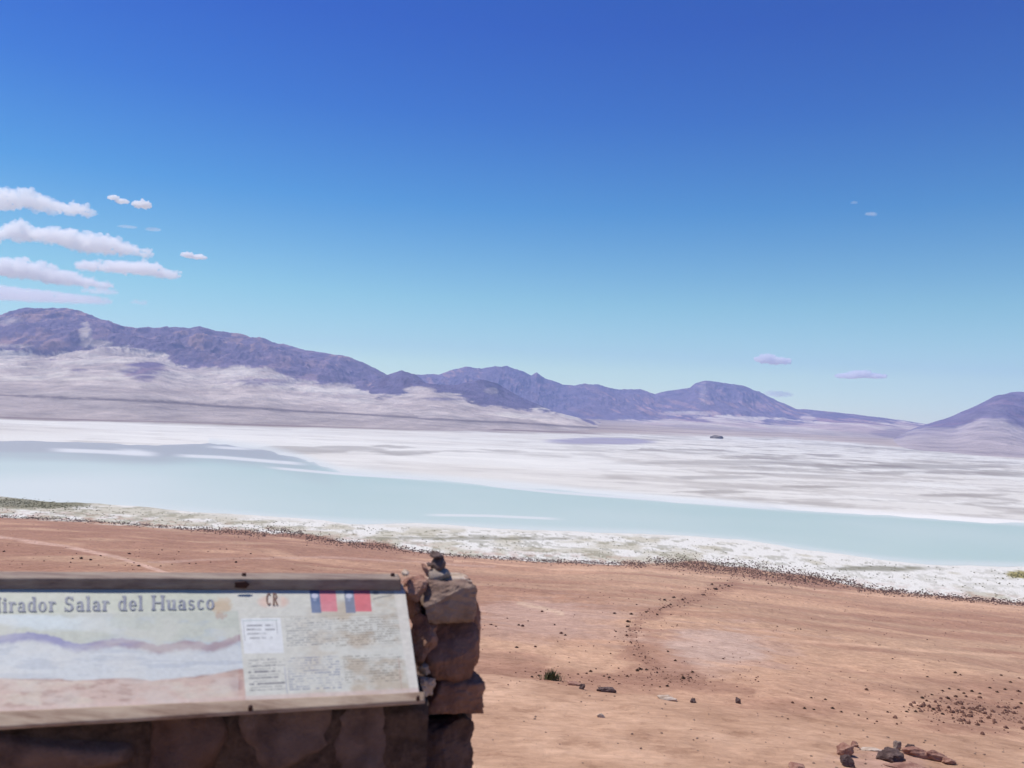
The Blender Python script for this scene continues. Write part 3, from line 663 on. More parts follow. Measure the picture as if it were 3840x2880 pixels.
# title in slab letters, drawn glyph by glyph (x height 0.68, ascender 1)
def g_rect(x0, x1, y0, y1): return [[(x0, y0), (x1, y0), (x1, y1), (x0, y1)]]
def g_ring(cx, cy, rx, ry, wx, wy, a0=0, a1=360):
    out = []; n = max(4, int(abs(a1 - a0) / 15))
    for i in range(n):
        p, r = R(a0 + (a1 - a0) * i / n), R(a0 + (a1 - a0) * (i + 1) / n)
        f = lambda t, x, y: (cx + x * math.cos(t), cy + y * math.sin(t))
        out.append([f(p, rx - wx, ry - wy), f(p, rx, ry), f(r, rx, ry), f(r, rx - wx, ry - wy)])
    return out
SW, XH, SF = 0.15, 0.68, 0.075
def stem(x, y0, y1, foot=True, head='left'):
    s = g_rect(x, x + SW, y0, y1)
    if foot: s += g_rect(x - 0.05, x + SW + 0.05, y0, y0 + SF)
    if head == 'left': s += g_rect(x - 0.06, x, y1 - SF, y1)
    if head == 'both': s += g_rect(x - 0.05, x + SW + 0.05, y1 - SF, y1)
    return s
glyphs = {
    'M': (0.86, stem(0.06, 0, 1, True, 'both') + stem(0.64, 0, 1, True, 'both') + [[(0.17, 1), (0.27, 1), (0.48, 0.2), (0.4, 0.05)], [(0.68, 1), (0.6, 1), (0.4, 0.05), (0.47, 0.25)]]),
    'i': (0.30, stem(0.08, 0, XH) + g_ring(0.155, 0.86, 0.085, 0.085, 0.084, 0.084)),
    'r': (0.42, stem(0.08, 0, XH) + g_ring(0.30, 0.42, 0.15, 0.26, 0.1, 0.1, 30, 160)),
    'a': (0.50, g_rect(0.28, 0.28 + SW, 0, 0.5) + g_ring(0.24, 0.47, 0.19, 0.21, 0.13, 0.09, 0, 160) + g_ring(0.2, 0.2, 0.15, 0.2, 0.1, 0.08, 60, 320) + g_rect(0.4, 0.49, 0, SF)),
    'd': (0.54, g_rect(0.32, 0.32 + SW, 0, 1) + g_rect(0.26, 0.32, 1 - SF, 1) + g_rect(0.45, 0.53, 0, SF) + g_ring(0.25, 0.34, 0.2, 0.34, 0.13, 0.07, 40, 320)),
    'o': (0.52, g_ring(0.25, 0.34, 0.22, 0.34, 0.14, 0.06)),
    'S': (0.58, g_ring(0.28, 0.73, 0.22, 0.27, 0.14, 0.08, 20, 270) + g_ring(0.28, 0.27, 0.24, 0.27, 0.15, 0.08, -160, 90) + g_rect(0.44, 0.5, 0.72, 0.98) + g_rect(0.04, 0.1, 0.02, 0.28)),
    'l': (0.30, stem(0.08, 0, 1)),
    'e': (0.48, g_ring(0.25, 0.34, 0.21, 0.34, 0.14, 0.07, 0, 325) + g_rect(0.1, 0.44, 0.32, 0.39)),
    'H': (0.76, stem(0.07, 0, 1, True, 'both') + stem(0.53, 0, 1, True, 'both') + g_rect(0.2, 0.55, 0.47, 0.55)),
    'u': (0.56, g_rect(0.07, 0.07 + SW, 0.15, XH) + g_rect(0.01, 0.07, XH - SF, XH) + g_rect(0.34, 0.34 + SW, 0, XH) + g_rect(0.28, 0.34, XH - SF, XH) + g_rect(0.48, 0.55, 0, SF) + g_ring(0.24, 0.18, 0.17, 0.18, 0.12, 0.08, 180, 340)),
    's': (0.44, g_ring(0.21, 0.49, 0.16, 0.19, 0.11, 0.07, 20, 270) + g_ring(0.21, 0.19, 0.18, 0.19, 0.12, 0.07, -160, 90)),
    'c': (0.45, g_ring(0.25, 0.34, 0.21, 0.34, 0.14, 0.07, 40, 320)),
    ' ': (0.34, []),
    'C': (0.6, g_ring(0.3, 0.5, 0.27, 0.5, 0.16, 0.1, 45, 315)), 'R': (0.6, stem(0.07, 0, 1, True, 'both') + g_ring(0.22, 0.74, 0.26, 0.26, 0.15, 0.09, -90, 90) + [[(0.2, 0.5), (0.36, 0.5), (0.58, 0), (0.4, 0)]])}
def lettering(text, name, x0, x1, base, height, matl, off, xadv=None):
    tot = sum(glyphs[ch][0] + 0.02 for ch in text); k = (x1 - x0) / tot
    bm = bmesh.new(); x = x0
    for ch in text:
        for poly in glyphs[ch][1]:
            vs = []
            for (gx, gy) in poly:
                vx = x + gx * k; vy = base(vx) - gy * height
                vs.append(bm.verts.new(tuple(on_board(vx, vy, off + 0.00001 * len(bm.verts) % 0.0004))))
            try: bm.faces.new(vs)
            except ValueError: pass
        x += (glyphs[ch][0] + 0.02) * k
    me = bpy.data.meshes.new(name); bmesh.ops.recalc_face_normals(bm, faces=bm.faces); bm.to_mesh(me); bm.free()
    return link(name, me, matl, board, False)
q = Nodes('faded_blue_grey_ink'); t = q.n('ShaderNodeTexCoord').outputs['Object']
n = q.noise(30, t, 5, 0.7); q.bsdf(q.ramp(n, [(0.35, tuple(srgb(112, 116, 132))), (0.7, tuple(srgb(150, 152, 156)))]), 0.6)
full = sum(glyphs[ch][0] + 0.02 for ch in 'irador Salar del Huasco'); kx = (466 - 4) / full
lettering('Mirador Salar del Huasco', 'title', 4 - kx * (glyphs['M'][0] + 0.02), 466, line([(-100, 1324), (0, 1322), (466, 1316)]), 32, q.m, 0.002)
q2 = Nodes('brown_ink'); q2.bsdf(tuple(srgb(112, 84, 72)), 0.6)
lettering('CR', 'emblem_letters', 574, 602, line([(0, 1307), (900, 1307)]), 26, q2.m, 0.002)

# rails: the top one is a thick timber standing proud, the lower one a flat moulding
def q_at(vx, ys, offs):
    return [on_board(vx, y, o) for y, o in zip(ys, offs)]
def rail_top(vx, ya):
    a = on_board(vx, ya + 28, 0.0); b = a + np.array([0, 0, 0.0])
    # front face upright, top face lying back
    f0 = on_board(vx, ya + 39, 0.0); r = ray(vx, ya + 13); t = (f0 @ nh) / (r @ nh); f1 = r * t
    r2 = ray(vx, ya); t = f1[2] / r2[2]
    bk = f1 - nh * 0.085
    return [f0, f1, bk, bk + (f0 - f1)]
beam('top_rail', (rail_top(XL - 4, 1234), rail_top(866, 1238)), M_wood2, 160, 3)
def rail_low(vx, ya, yb, o):
    r = on_board(vx, ya, 0.012); q = on_board(vx, yb - 9, 0.012); r2 = ray(vx, yb); t = (q @ nh) / (r2 @ nh); q2 = r2 * t
    return [r, q, q2, q2 - nh * 0.05]
beam('bottom_rail', (rail_low(XL - 4, 1541, 1586, 0), rail_low(918, 1494, 1521, 0)), M_wood, 160, 8)
# nails and a bracket stain
M_nail = Nodes('rusty_nail'); M_nail.bsdf((0.05, 0.02, 0.015), 0.7)
def nail(vx, vy, r, off, hgt=0.012, name='nail'):
    bm = bmesh.new(); bmesh.ops.create_cone(bm, segments=14, radius1=r, radius2=r * 0.8, depth=hgt, cap_ends=True)
    bmesh.ops.bevel(bm, geom=bm.edges[:], offset=r * 0.15, segments=1, affect='EDGES')
    rot = Vector((0, 0, 1)).rotation_difference(Vector(tuple(up_))).to_matrix().to_4x4()
    bmesh.ops.transform(bm, matrix=Matrix.Translation(Vector(tuple(on_board(vx, vy, off)))) @ rot, verts=bm.verts)
    me = bpy.data.meshes.new(name); bm.to_mesh(me); bm.free(); return link(name, me, M_nail.m, board)
for vx_ in (527, 848):
    zt_ = rail_top(vx_, 1236)[1][2]; r0 = ray(vx_, 1243); p0 = r0 * (zt_ / r0[2])
    bm = bmesh.new(); bmesh.ops.create_cone(bm, segments=14, radius1=0.007, radius2=0.006, depth=0.014, cap_ends=True)
    bmesh.ops.translate(bm, vec=Vector(tuple(p0)), verts=bm.verts); me = bpy.data.meshes.new('nail'); bm.to_mesh(me); bm.free(); link('nail', me, M_nail.m, board)
nail(541, 1529, 0.006, 0.016); nail(903, 1508, 0.005, 0.016)
f0 = on_board(524, 1281, 0.0); r0 = ray(523, 1262); p0 = r0 * ((f0 @ nh) / (r0 @ nh)) + nh * 0.0008
me = stone_mesh(0.024, 0.0022, 0.011, 5, 0.2, 0.2, 3); me.name = 'knot'; kn_ = link('knot', me, M_nail.m, board)
kn_.location = tuple(p0); kn_.rotation_euler = (0, 0, YAW)

# ---------------------------------------------------------------- stone wall and pillar
wall = empty('stone_wall', tuple(on_board(700, 1560)))
tag(wall, 'rough brown stone wall with a taller pillar of boulders at its right end, holding the board', 'wall')
# mortar core under the board
rnd = random.Random(5)
low0 = on_board(-200, 1600); low1 = on_board(940, 1536)
def core(name, a, b, zt, zb, thick, mat, back=0.05):
    u = (b - a); L = np.linalg.norm(u[:2]); u = np.array([u[0], u[1], 0]) / L; v = np.array([-u[1], u[0], 0])
    nx, nz = 90, 50; rows = []
    for i in range(nz):
        row = []
        for j in range(nx):
            s = j / (nx - 1) * L; zz = zb + (zt - zb) * i / (nz - 1)
            o = 0.05 * (float(fbm(np.array(s * 9.0), np.array(zz * 9.0), 4, 8)) - 0.5)
            row.append(np.array([a[0], a[1], 0]) + u * s + v * (back + o) + np.array([0, 0, zz]))
        rows.append(row)
    # top going back, then the rear face
    last = rows[-1]; rows.append([p + v * thick for p in last]); rows.append([np.array([p[0] + v[0] * thick, p[1] + v[1] * thick, zb]) for p in last])
    return link(name, grid_mesh(name, np.array(rows)), mat, wall)
zt = min(low0[2], low1[2]) - 0.015
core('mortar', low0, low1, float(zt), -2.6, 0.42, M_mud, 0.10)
# courses of stones in the shaded face under the board
i = 0
u_ = np.array([low1[0] - low0[0], low1[1] - low0[1], 0]); L_ = float(np.linalg.norm(u_)); u_ = u_ / L_; v_ = np.array([-u_[1], u_[0], 0])
zrow = float(zt) - 0.10
while zrow > -2.35:
    s = rnd.uniform(-0.05, 0.05); hgt = rnd.uniform(0.09, 0.14)
    while s < L_ - 0.04:
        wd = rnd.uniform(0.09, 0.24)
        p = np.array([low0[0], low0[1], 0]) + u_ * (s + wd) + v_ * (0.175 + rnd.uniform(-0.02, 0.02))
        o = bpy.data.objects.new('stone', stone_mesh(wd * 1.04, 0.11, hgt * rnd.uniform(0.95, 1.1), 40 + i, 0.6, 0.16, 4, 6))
        o.data.materials.append([M_dark, M_dark, M_wall, M_wall][rnd.randrange(4)]); col.objects.link(o)  # dark tones paint in the shade below the board
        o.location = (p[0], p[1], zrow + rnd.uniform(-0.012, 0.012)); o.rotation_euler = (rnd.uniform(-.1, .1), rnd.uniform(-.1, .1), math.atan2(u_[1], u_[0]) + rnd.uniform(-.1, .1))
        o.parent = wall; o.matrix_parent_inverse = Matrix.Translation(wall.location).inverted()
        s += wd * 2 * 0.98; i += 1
    zrow -= hgt * 1.95
# pillar boulders
PS = [((868, 920, 1248, 1292), 2.50, 0.12, M_red, 11, 0.5, 0.18, 0.1, 5),
      ((902, 1024, 1258, 1338), 2.50, 0.12, M_wall3, 12, 0.6, 0.12, 0.03, 2),
      ((922, 1012, 1243, 1264), 2.60, 0.13, M_tan, 13, 0.5, 0.14, 0.02, 4),  # thin pale slab added for the sunlit top of the upper block
      ((990, 1034, 1276, 1440), 2.62, 0.12, M_red, 14, 0.4, 0.16, 0.0, 4),
      ((916, 1031, 1336, 1464), 2.50, 0.14, M_wall2, 24, 0.32, 0.10, 0.04, 2),
      ((938, 1022, 1318, 1352), 2.56, 0.13, M_tan, 23, 0.3, 0.14, 0.10, 3),  # pale slab painting the sunlit top of the tall boulder
      ((880, 916, 1285, 1345), 2.54, 0.12, M_red, 15, 0.4, 0.22, -0.1, 7),
      ((888, 944, 1328, 1430), 2.48, 0.12, M_red, 16, 0.35, 0.24, 0.14, 8),
      ((914, 1041, 1454, 1550), 2.50, 0.14, M_wall2, 17, 0.5, 0.12, -0.04, 3),
      ((898, 936, 1458, 1502), 2.42, 0.07, M_tan, 18, 0.4, 0.24, 0.2, 9),
      ((906, 928, 1430, 1456), 2.44, 0.06, M_tan, 19, 0.4, 0.24, 0.5, 9),
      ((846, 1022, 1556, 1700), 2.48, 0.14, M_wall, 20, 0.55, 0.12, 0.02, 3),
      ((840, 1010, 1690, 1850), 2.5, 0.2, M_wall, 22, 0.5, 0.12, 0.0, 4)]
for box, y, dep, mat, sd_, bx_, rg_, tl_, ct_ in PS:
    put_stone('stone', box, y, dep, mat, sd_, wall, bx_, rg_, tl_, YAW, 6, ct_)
put_stone('mortar', (896, 1012, 1285, 1760), 2.62, 0.16, M_mortar, 31, wall, 0.9, 0.1, 0.0, YAW, 5, 3)
put_stone('stone', (4, 108, 1592, 1640), 2.2, 0.08, M_tan, 33, wall, 0.7, 0.12, 0.0, YAW)  # pale colour stands for sun glinting on a stone top
put_stone('stone', (160, 206, 1586, 1660), 2.2, 0.09, M_tan, 34, wall, 0.3, 0.14, 0.0, YAW)  # second sun glint, put in as a pale stone

G = 'stones piled on top of the pillar'
def pile(box, y, dep, mat, sd_, bx_, rg_, tl_, lab, sub=3):
    o = put_stone('stone', box, y, dep, mat, sd_, None, bx_, rg_, tl_, YAW, sub); return tag(o, lab, 'stone', G)
pile((922, 976, 1223, 1252), 2.58, 0.13, M_grey, 51, 0.8, 0.08, 0.03, 'flat grey slab stone resting on the pillar top')
pile((931, 963, 1202, 1231), 2.58, 0.085, M_dark, 52, 0.6, 0.16, 0.05, 'small dark tapering stone standing on the flat slab of the pile')
pile((930, 959, 1191, 1206), 2.58, 0.075, M_dark, 53, 0.6, 0.2, 0.12, 'thin dark capstone at the very top of the little pile')
pile((913, 924, 1214, 1246), 2.56, 0.04, M_red, 54, 0.5, 0.16, -0.6, 'narrow reddish stone shard leaning against the left of the slab')
pile((922, 930, 1215, 1224), 2.56, 0.03, M_dark, 55, 0.4, 0.16, 0, 'tiny dark pebble between the leaning shard and the dark stone')
pile((998, 1014, 1245, 1255), 2.6, 0.05, M_red, 56, 0.5, 0.16, 0, 'small reddish chip on the right corner of the pillar top')
pile((868, 884, 1232, 1244), 2.47, 0.05, M_tan, 57, 0.5, 0.2, 0, 'small pale stone at the left corner of the pillar by the top rail end')

# ---------------------------------------------------------------- rocks on the near ledge
def rock_at(vx, vy, w_, h_, lab, mat, sd_, group='rocks of the old fire ring on the near ledge', boxy=0.4, dep=1.0, yaw=0.0, tilt=0.0, name='rock', cat='rock'):
    p = hit(vx, vy + h_ * 0.4); k = p[1] / FPX * S
    sx, sz = w_ / 2 * k, h_ / 2 * k
    o = bpy.data.objects.new(name, stone_mesh(sx, sx * dep, sz * 1.3, sd_, boxy, 0.2, 5)); o.data.materials.append(mat); col.objects.link(o)
    o.location = (p[0], p[1], p[2] + sz * 0.7); o.rotation_euler = (0, tilt, yaw)
    return tag(o, lab, cat, group)
r = rock_at
r(1822, 1620, 36, 24, 'dark brown rock at the left rim of the fire ring', M_red, 61)
r(1846, 1608, 16, 10, 'small brown rock just behind the left rim rock', M_red, 62)
r(1882, 1619, 50, 6, 'flat pale slab lying inside the fire ring', M_tan, 63, boxy=0.8, dep=0.5)
r(1830, 1646, 26, 20, 'round dark stone nearest the bottom edge left of the ring', M_dark, 64)
r(1926, 1634, 66, 26, 'jagged dark charred rock in the middle of the fire ring', M_dark, 65, boxy=0.2, dep=0.7)
r(1938, 1613, 14, 18, 'small upright grey stone behind the charred rock', M_grey, 66)
r(1966, 1616, 18, 14, 'dark rounded stone at the far end of the right rim', M_dark, 67)
r(1984, 1628, 56, 18, 'low brown rock at the upper right rim of the ring', M_red, 68, dep=0.6)
r(2018, 1634, 52, 20, 'long reddish rock slanting along the right rim', M_red, 69, dep=0.5, tilt=0.25)
r(2048, 1645, 30, 12, 'flat reddish rock at the lower right rim end', M_red, 70, dep=0.7)
r(1722, 1656, 34, 12, 'dark rock cut by the bottom edge of the picture left of the ring', M_red, 71)
r(1962, 1658, 90, 10, 'broad reddish rock cut by the bottom edge below the ring', M_red, 72, dep=0.6)
# ash in the ring
G2 = 'rocks along the rim of the near ledge'
r(1307, 1490, 46, 10, 'flat dark slab rock at the ledge rim', M_dark, 81, G2, 0.5, 0.6)
r(1240, 1477, 36, 7, 'thin reddish rock left of the dark slab at the rim', M_red, 82, G2, 0.5, 0.6)
r(1257, 1484, 13, 12, 'small dark stone just left of the dark slab at the rim', M_dark, 83, G2)
r(1441, 1508, 38, 8, 'pale flat stone on the ledge rim right of the dark slab', M_tan, 84, G2, 0.6, 0.6)
r(1298, 1546, 16, 8, 'small pale pebble alone on the sand below the dark slab', M_tan, 85, G2)
r(1497, 1514, 13, 9, 'dark stone at the rim right of the pale stone', M_dark, 86, G2)
r(1594, 1514, 10, 13, 'upright dark stone on the rim below the pale patch', M_dark, 87, G2)

# ---------------------------------------------------------------- shrubs
def leafy_mat(name, a, b):
    q = Nodes(name); t = q.n('ShaderNodeTexCoord').outputs['Object']
    q.bsdf(q.ramp(q.noise(3, t, 4), [(0.35, a), (0.65, b)]), 0.9); return q.m
M_shrub = leafy_mat('dry_shrub', (0.055, 0.032, 0.022), (0.14, 0.085, 0.055))
M_shrub2 = leafy_mat('reddish_shrub', (0.12, 0.055, 0.038), (0.22, 0.12, 0.085))
M_belt = leafy_mat('brown_scrub', (0.09, 0.045, 0.033), (0.17, 0.1, 0.075))
M_green = leafy_mat('green_tuft', (0.06, 0.075, 0.025), (0.13, 0.14, 0.06))
M_olive = leafy_mat('olive_tussock', (0.1, 0.1, 0.05), (0.2, 0.18, 0.09))

M_peb = stone_mat('pebble', (0.16, 0.09, 0.065), (0.28, 0.18, 0.13), (0.42, 0.3, 0.22), 60)
def shrub_mesh(seed, n=150):
    rnd = random.Random(seed); bm = bmesh.new()
    g = bmesh.ops.create_icosphere(bm, subdivisions=2, radius=0.30)
    for v in g['verts']: v.co = Vector((v.co.x * rnd.uniform(.8, 1.3), v.co.y * rnd.uniform(.8, 1.3), abs(v.co.z) * rnd.uniform(.8, 1.2)))
    for _ in range(n):
        a = rnd.uniform(0, 6.283); el = rnd.uniform(0.1, 1.5); rr = rnd.uniform(0.25, 0.5)
        dr = Vector((math.cos(a) * math.cos(el), math.sin(a) * math.cos(el), math.sin(el) * 0.95))
        p = dr * rr; sd2 = dr.cross(Vector((rnd.gauss(0, 1), rnd.gauss(0, 1), 1))).normalized() * 0.05
        tip = p + dr * 0.14 + Vector((0, 0, 0.04))
        bm.faces.new([bm.verts.new(p - sd2), bm.verts.new(p + sd2), bm.verts.new(tip)])
    me = bpy.data.meshes.new('shrub'); bm.to_mesh(me); bm.free(); return me
shr = [shrub_mesh(900 + k) for k in range(4)]
for k, me in enumerate(shr): me.materials.append(M_shrub if k < 3 else M_shrub2)
def where(x, y):
    if x < 1050: return 'left slope above the board'
    if x > 1880 and y > 1440: return 'right slope above the fire ring'
    if x > 1880: return 'far right slope'
    if y > 1470: return 'ledge rim on the right'
    if x > 1500 and y < 1310: return 'upper end of the gully near the shore'
    if x < 1290: return 'slope just right of the pillar'
    if y > 1420: return 'foot of the gully'
    return 'gully bank in the middle of the slope'
used = {}
def shrub(vx, vy, wv, size=None):
    p = hit(vx, vy); k = p[1] / FPX * S; s = wv * k * rsh.uniform(0.9, 1.1)
    o = bpy.data.objects.new('shrub', shr[rsh.randrange(4)]); col.objects.link(o)
    o.location = p - np.array([0, 0, 0.04 * s]); o.scale = (s, s, s * rsh.uniform(0.7, 1.0)); o.rotation_euler = (0, 0, rsh.uniform(0, 6.28))
    z = where(vx, vy); big = 'larger' if wv > 8.4 else 'small' if wv > 5.5 else 'tiny'
    tag(o, '%s dark dry shrub on the %s' % (big, z), 'shrub', 'dark shrubs dotted over the slope: ' + big + ', ' + z)
    return o
rsh = random.Random(77)
c3 = [(1010,505,8),(1135,510,8),(1245,495,7),(1175,437,6),(1330,515,7),(1348,478,7),(1378,460,8),(1430,438,7),(1455,385,9),(1385,405,8),(1520,403,9),(1112,568,11),(1105,605,8),(1100,670,7),(1130,720,6),(1155,815,7),(980,805,5),(1410,790,6),(1465,858,7),(1595,945,8),(1525,992,10),(1580,985,6),(1405,1050,8),(1105,975,8),(970,985,8),(930,975,6),(830,940,8),(800,955,6),(735,960,6),(390,980,7),(443,970,8),(340,938,5),(275,760,9),(415,755,8),(320,600,9),(290,592,6),(560,590,5),(465,490,6),(1825,845,6),(1680,365,6),(1770,325,9),(1755,315,5),(1865,300,8),(1740,285,6),(1660,450,4),(1635,410,4),(1800,292,5),(1710,320,5),(1540,305,4),(1205,925,12),(1180,935,9),(1250,928,9),(610,655,9),(640,668,7),(120,600,6),(85,588,6),(205,540,4),(1020,640,5),(1010,630,4),(1480,590,4),(1560,425,4),(1345,400,5),(1040,915,5),(670,870,4),(1390,910,5),(1330,950,5),(1050,1030,4),(1290,1040,5),(1350,1055,5),(1230,1045,5),(870,920,5),(955,960,5),(1000,1000,5),(1440,600,3),(1240,570,3),(360,560,5),(225,795,4)]
c4 = [(345,1175,8),(485,1137,7),(590,1150,7),(645,1217,9),(505,1225,6),(435,1218,8),(710,1243,7),(900,1078,9),(1058,1245,7),(1200,1242,9),(1268,1242,9),(1292,1218,7),(1318,1140,10),(1350,1160,7),(1283,1090,5),(1357,980,6),(1565,950,8),(1605,965,7),(1910,968,8),(2045,990,7),(1980,1020,8),(2040,1090,11),(1825,1063,8),(1880,1095,7),(1690,1090,9),(1590,1078,8),(1750,1105,7),(1745,1135,7),(1515,1145,8),(1570,1130,9),(1630,1105,7),(1470,1085,7),(1520,1070,6),(1390,1115,7),(1440,1195,8),(1402,1225,10),(1470,1260,8),(1725,1218,6),(1550,1290,7),(1095,843,5),(310,1295,5),(905,1295,5),(1940,1075,8),(775,985,4),(1105,1085,5),(840,1268,5),(960,1330,4),(1160,1325,5),(820,715,3),(1000,740,4),(1355,700,4),(385,620,4),(230,600,4),(405,622,4),(600,635,4),(2060,1180,7),(1990,1150,6)]
c1 = [(970,57,7),(755,72,6),(545,92,5),(610,92,8),(680,102,7),(1190,60,4),(1770,120,6),(1290,135,4),(30,38,6),(1215,28,4),(1420,130,5),(1470,128,4),(1560,40,4),(1040,148,9),(330,110,4),(1650,20,4),(1700,22,4),(1340,40,4),(1580,118,4),(530,120,4),(740,140,4),(1205,148,5),(1880,55,5)]
for x, y, s_ in c3: shrub((1800 + x / 2) * 0.576, (2050 + y / 2) * 0.576, s_ * 1.02)
for x, y, s_ in c4: shrub((2800 + x / 2) * 0.576, (2050 + y / 2) * 0.576, s_ * 1.02)
for x, y, s_ in c1: shrub(x / 2 * 0.576, (2050 + y / 2) * 0.576, s_ * 1.02)

def mass(name, pts, mat, lab, cat, seed, tall=0.8):
    """uncountable low growth: pts = world position and size"""
    rnd = random.Random(seed); V = []; Fc = []
    for (p, s) in pts:
        b = len(V); n = 7; ph = rnd.uniform(0, 6.28)
        for lev, (rr, zz) in enumerate(((0.5, -0.1), (0.62, 0.3), (0.3, 0.75))):
            for k in range(n):
                a = ph + 6.283 * k / n; q = rr * rnd.uniform(0.65, 1.3)
                V.append((p[0] + math.cos(a) * q * s, p[1] + math.sin(a) * q * s, p[2] + (zz + rnd.uniform(-.1, .12)) * s * tall))
        V.append((p[0], p[1], p[2] + s * tall))
        for lev in range(2):
            for k in range(n):
                k2 = (k + 1) % n; Fc.append((b + lev * n + k, b + lev * n + k2, b + lev * n + n + k2, b + lev * n + n + k))
        for k in range(n): Fc.append((b + 2 * n + k, b + 2 * n + (k + 1) % n, b + 3 * n))
    me = bpy.data.meshes.new(name); me.from_pydata(V, [], Fc); me.update()
    return tag(link(name, me, mat, smooth=False), lab, cat, kind='stuff')
rnd = random.Random(9)
def flat_pt(vx, vy):
    r = ray(vx, vy); r = r / math.hypot(r[0], r[1]); t = r[2]; d = -99.9 / t
    x, y = r[0] * d, r[1] * d; return np.array([x, y, float(terrain(x, y))])
band = []
dens = line([(-100, 5), (0, 5), (380, 5), (440, 9), (620, 13), (660, 12), (860, 9), (960, 5), (1100, 6), (1330, 9), (1420, 13), (1500, 20), (1600, 24), (1700, 24), (1780, 18), (1850, 12), (2000, 9), (2212, 8), (2350, 8)])
for _ in range(15000):
    x = rnd.uniform(-100, 2350); th = float(dens(x))
    if rnd.random() > th / 24 + 0.12: continue
    y = float(foot_l(x)) - 1 + rnd.gauss(-0.1, 0.42) * th - (th > 12) * 9
    p = flat_pt(x, y) if y < foot_l(x) - 1 else hit(x, y)
    band.append((p, rnd.uniform(0.3, 0.75) * (1.25 if rnd.random() < 0.12 else 1)))
mass('shrub_belt', band, M_belt, 'belt of dark brown shrubs and rocks at the foot of the slope', 'shrubs', 1)
band = []
for _ in range(1500):
    x = rnd.uniform(-100, 2350); f = float(foot_l(x)); lw_ = float(loww(x)); y = lw_ + 6 + (f - lw_ - 8) * rnd.random() ** 0.9
    g = float(fbm(np.array(x / 40), np.array(y / 5), 3, 91))
    if g < 0.5 and rnd.random() < 0.85: continue
    band.append((flat_pt(x, y), rnd.uniform(0.4, 1.0)))
for _ in range(500):
    x = rnd.gauss(50, 70); y = 1084 + (x * 0.06) + rnd.gauss(0, 5); band.append((flat_pt(x, y), rnd.uniform(0.5, 1.3)))
for _ in range(60): band.append((flat_pt(2196 + rnd.gauss(0, 12), 1243 + rnd.gauss(0, 3)), rnd.uniform(0.5, 1.1)))
mass('marsh_grass', band, M_olive, 'olive and straw marsh grass on the salty lake shore', 'marsh grass', 2, 0.5)
band = []
for _ in range(420):
    x = rnd.gauss(2110, 80); y = 1540 + rnd.gauss(0, 16) + (x - 2110) * 0.06
    band.append((lambda p, q: (p, q * min(1.0, p[1] / 45)))(hit(x, y), rnd.choice((0.04, 0.06, 0.08, 0.12, 0.25))))
mass('scree', band, M_shrub2, 'reddish scree and tiny shrubs on the right slope above the fire ring', 'scree', 3)
band = []
for _ in range(1900):
    x = rnd.uniform(-60, 2300); f = float(foot_l(x)) + 6; e = 1450 + max(0, x - 1000) * 0.125
    y = f + (e - f) * rnd.random() ** 1.2
    if x < 900 and y > 1236: continue
    g = float(fbm(np.array(x / 60), np.array(y / 14), 4, 95))
    if rnd.random() > (g - 0.36) * 4: continue
    p = hit(x, y); band.append((p, min(0.35, p[1] * 0.0008 * rnd.uniform(0.8, 1.9))))
for _ in range(330):
    k_ = rnd.randrange(len(GUL) - 1); q = rnd.random(); (xa, ya), (xb, yb) = GUL[k_], GUL[k_ + 1]
    p = hit(xa + (xb - xa) * q + rnd.gauss(0, 13), ya + (yb - ya) * q + rnd.gauss(0, 6)); band.append((p, p[1] * 0.0009 * rnd.choice((0.7, 1, 1, 1.4, 2.2))))
for _ in range(160):
    p = hit(rnd.uniform(1080, 1640), 1458 + rnd.gauss(8, 10)); band.append((p, p[1] * 0.0009 * rnd.choice((0.7, 1, 1.4, 2.2))))
mass('sparse_scrub', band, M_shrub2, 'tiny tufts and stones thinly strewn over the red slope', 'scrub', 6, 0.7)
band = []
for _ in range(260):
    x = rnd.uniform(980, 2300); e = 1450 + max(0, x - 1000) * 0.125; y = e + 12 + (1720 - e) * rnd.random() ** 1.3
    band.append((hit(x, y), rnd.choice((0.006, 0.008, 0.01, 0.014, 0.02))))
mass('gravel', band, M_peb, 'small brown pebbles and grit strewn over the sandy ledge', 'gravel', 4, 0.6)
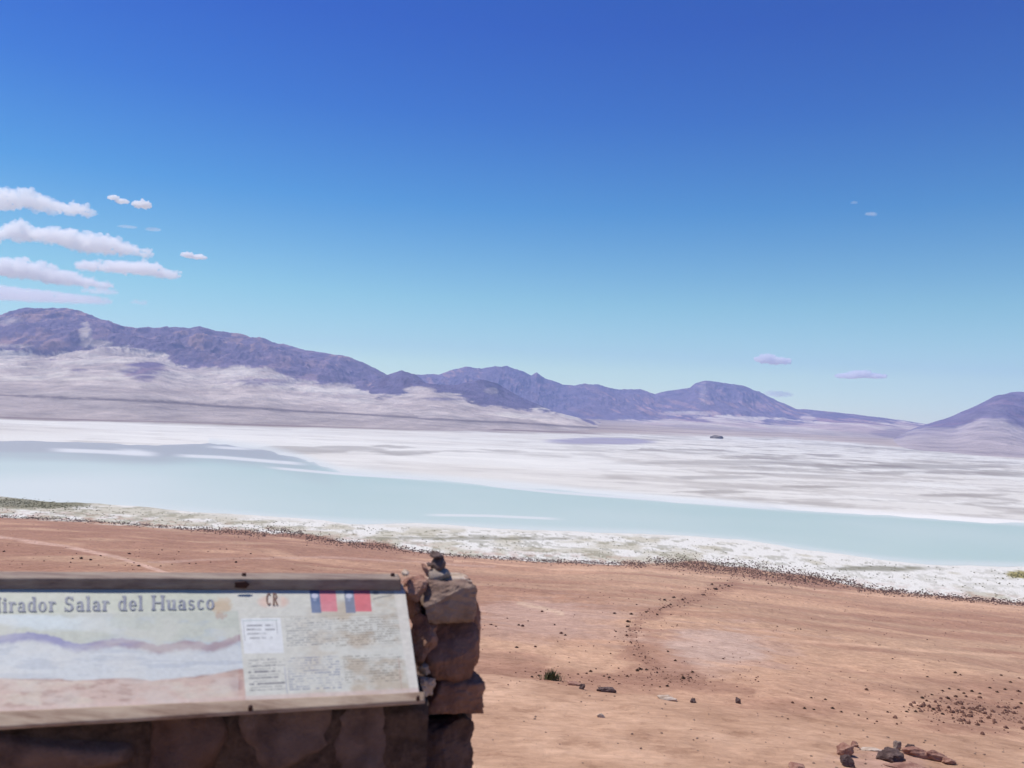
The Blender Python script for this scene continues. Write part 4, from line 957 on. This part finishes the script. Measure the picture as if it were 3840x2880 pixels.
# small far knoll on the salt flat
kn = flat_pt(1546, 945)
for (vx, vy, wv, hv, lab) in ((1547, 944, 34, 6.5, 'small dark knoll standing alone at the far edge of the salt flat'),):
    dd = ray(vx, vy + 3); dist = -100 / dd[2]; k = dist / FPX * S
    o = bpy.data.objects.new('knoll', stone_mesh(wv / 2 * k, wv / 2 * k, hv * k, 92, 0.1, 0.2, 4)); o.data.materials.append(mm_.m); col.objects.link(o)
    a_ = o.data.color_attributes.new('tint', 'FLOAT_COLOR', 'POINT'); a_.data.foreach_set('color', [0.2, 0.17, 0.14, 1] * len(o.data.vertices))
    o.location = tuple(dd * dist); o.location.z = -100; tag(o, lab, 'knoll', kind='structure')

# green tuft at the ledge rim
tp = hit(1191, 1469); k = tp[1] / FPX * S
bm = bmesh.new(); rnd = random.Random(31)
for _ in range(260):
    a = rnd.uniform(0, 6.28); rr = abs(rnd.gauss(0, 0.45)) * 20 * k
    b = Vector((math.cos(a) * rr * 1.5, math.sin(a) * rr * 0.7, 0)); h = rnd.uniform(10, 30) * k * max(0.25, 1 - rr / (38 * k))
    ln = Vector((rnd.gauss(0, .3), rnd.gauss(0, .3), 1)).normalized() * h; sd2 = Vector((math.cos(a + 1.5), math.sin(a + 1.5), 0)) * 0.9 * k
    mid = b + ln * 0.55; v = [bm.verts.new(q) for q in (b - sd2, b + sd2, mid + sd2 * 0.7, mid - sd2 * 0.7)]; bm.faces.new(v)
    bm.faces.new([v[3], v[2], bm.verts.new(b + ln + Vector((rnd.gauss(0, 1), rnd.gauss(0, 1), 0)) * 2 * k)])
me = bpy.data.meshes.new('grass_tuft'); bm.to_mesh(me); bm.free()
o = link('grass_tuft', me, M_green, smooth=False); o.location = tuple(tp)
tag(o, 'green grass tuft growing on the ledge rim right of the pillar', 'grass tuft')

# ---------------------------------------------------------------- haze
bm = bmesh.new(); bmesh.ops.create_cube(bm, size=1)
me = bpy.data.meshes.new('haze'); bm.to_mesh(me); bm.free()
hz = Nodes('haze_air'); vol = hz.n('ShaderNodeVolumePrincipled')
vol.inputs['Color'].default_value = (0.43, 0.58, 1.0, 1); vol.inputs['Density'].default_value = 5.8e-5; vol.inputs['Anisotropy'].default_value = 0.0
hz.l(vol.outputs[0], hz.out.inputs['Volume'])
o = link('haze', me, hz.m, smooth=False); o.scale = (28000, 28000, 1170); o.location = (0, 0, 1170 / 2 - 168)
tag(o, kind='stuff', label='thin bluish haze over the lake basin', cat='haze')
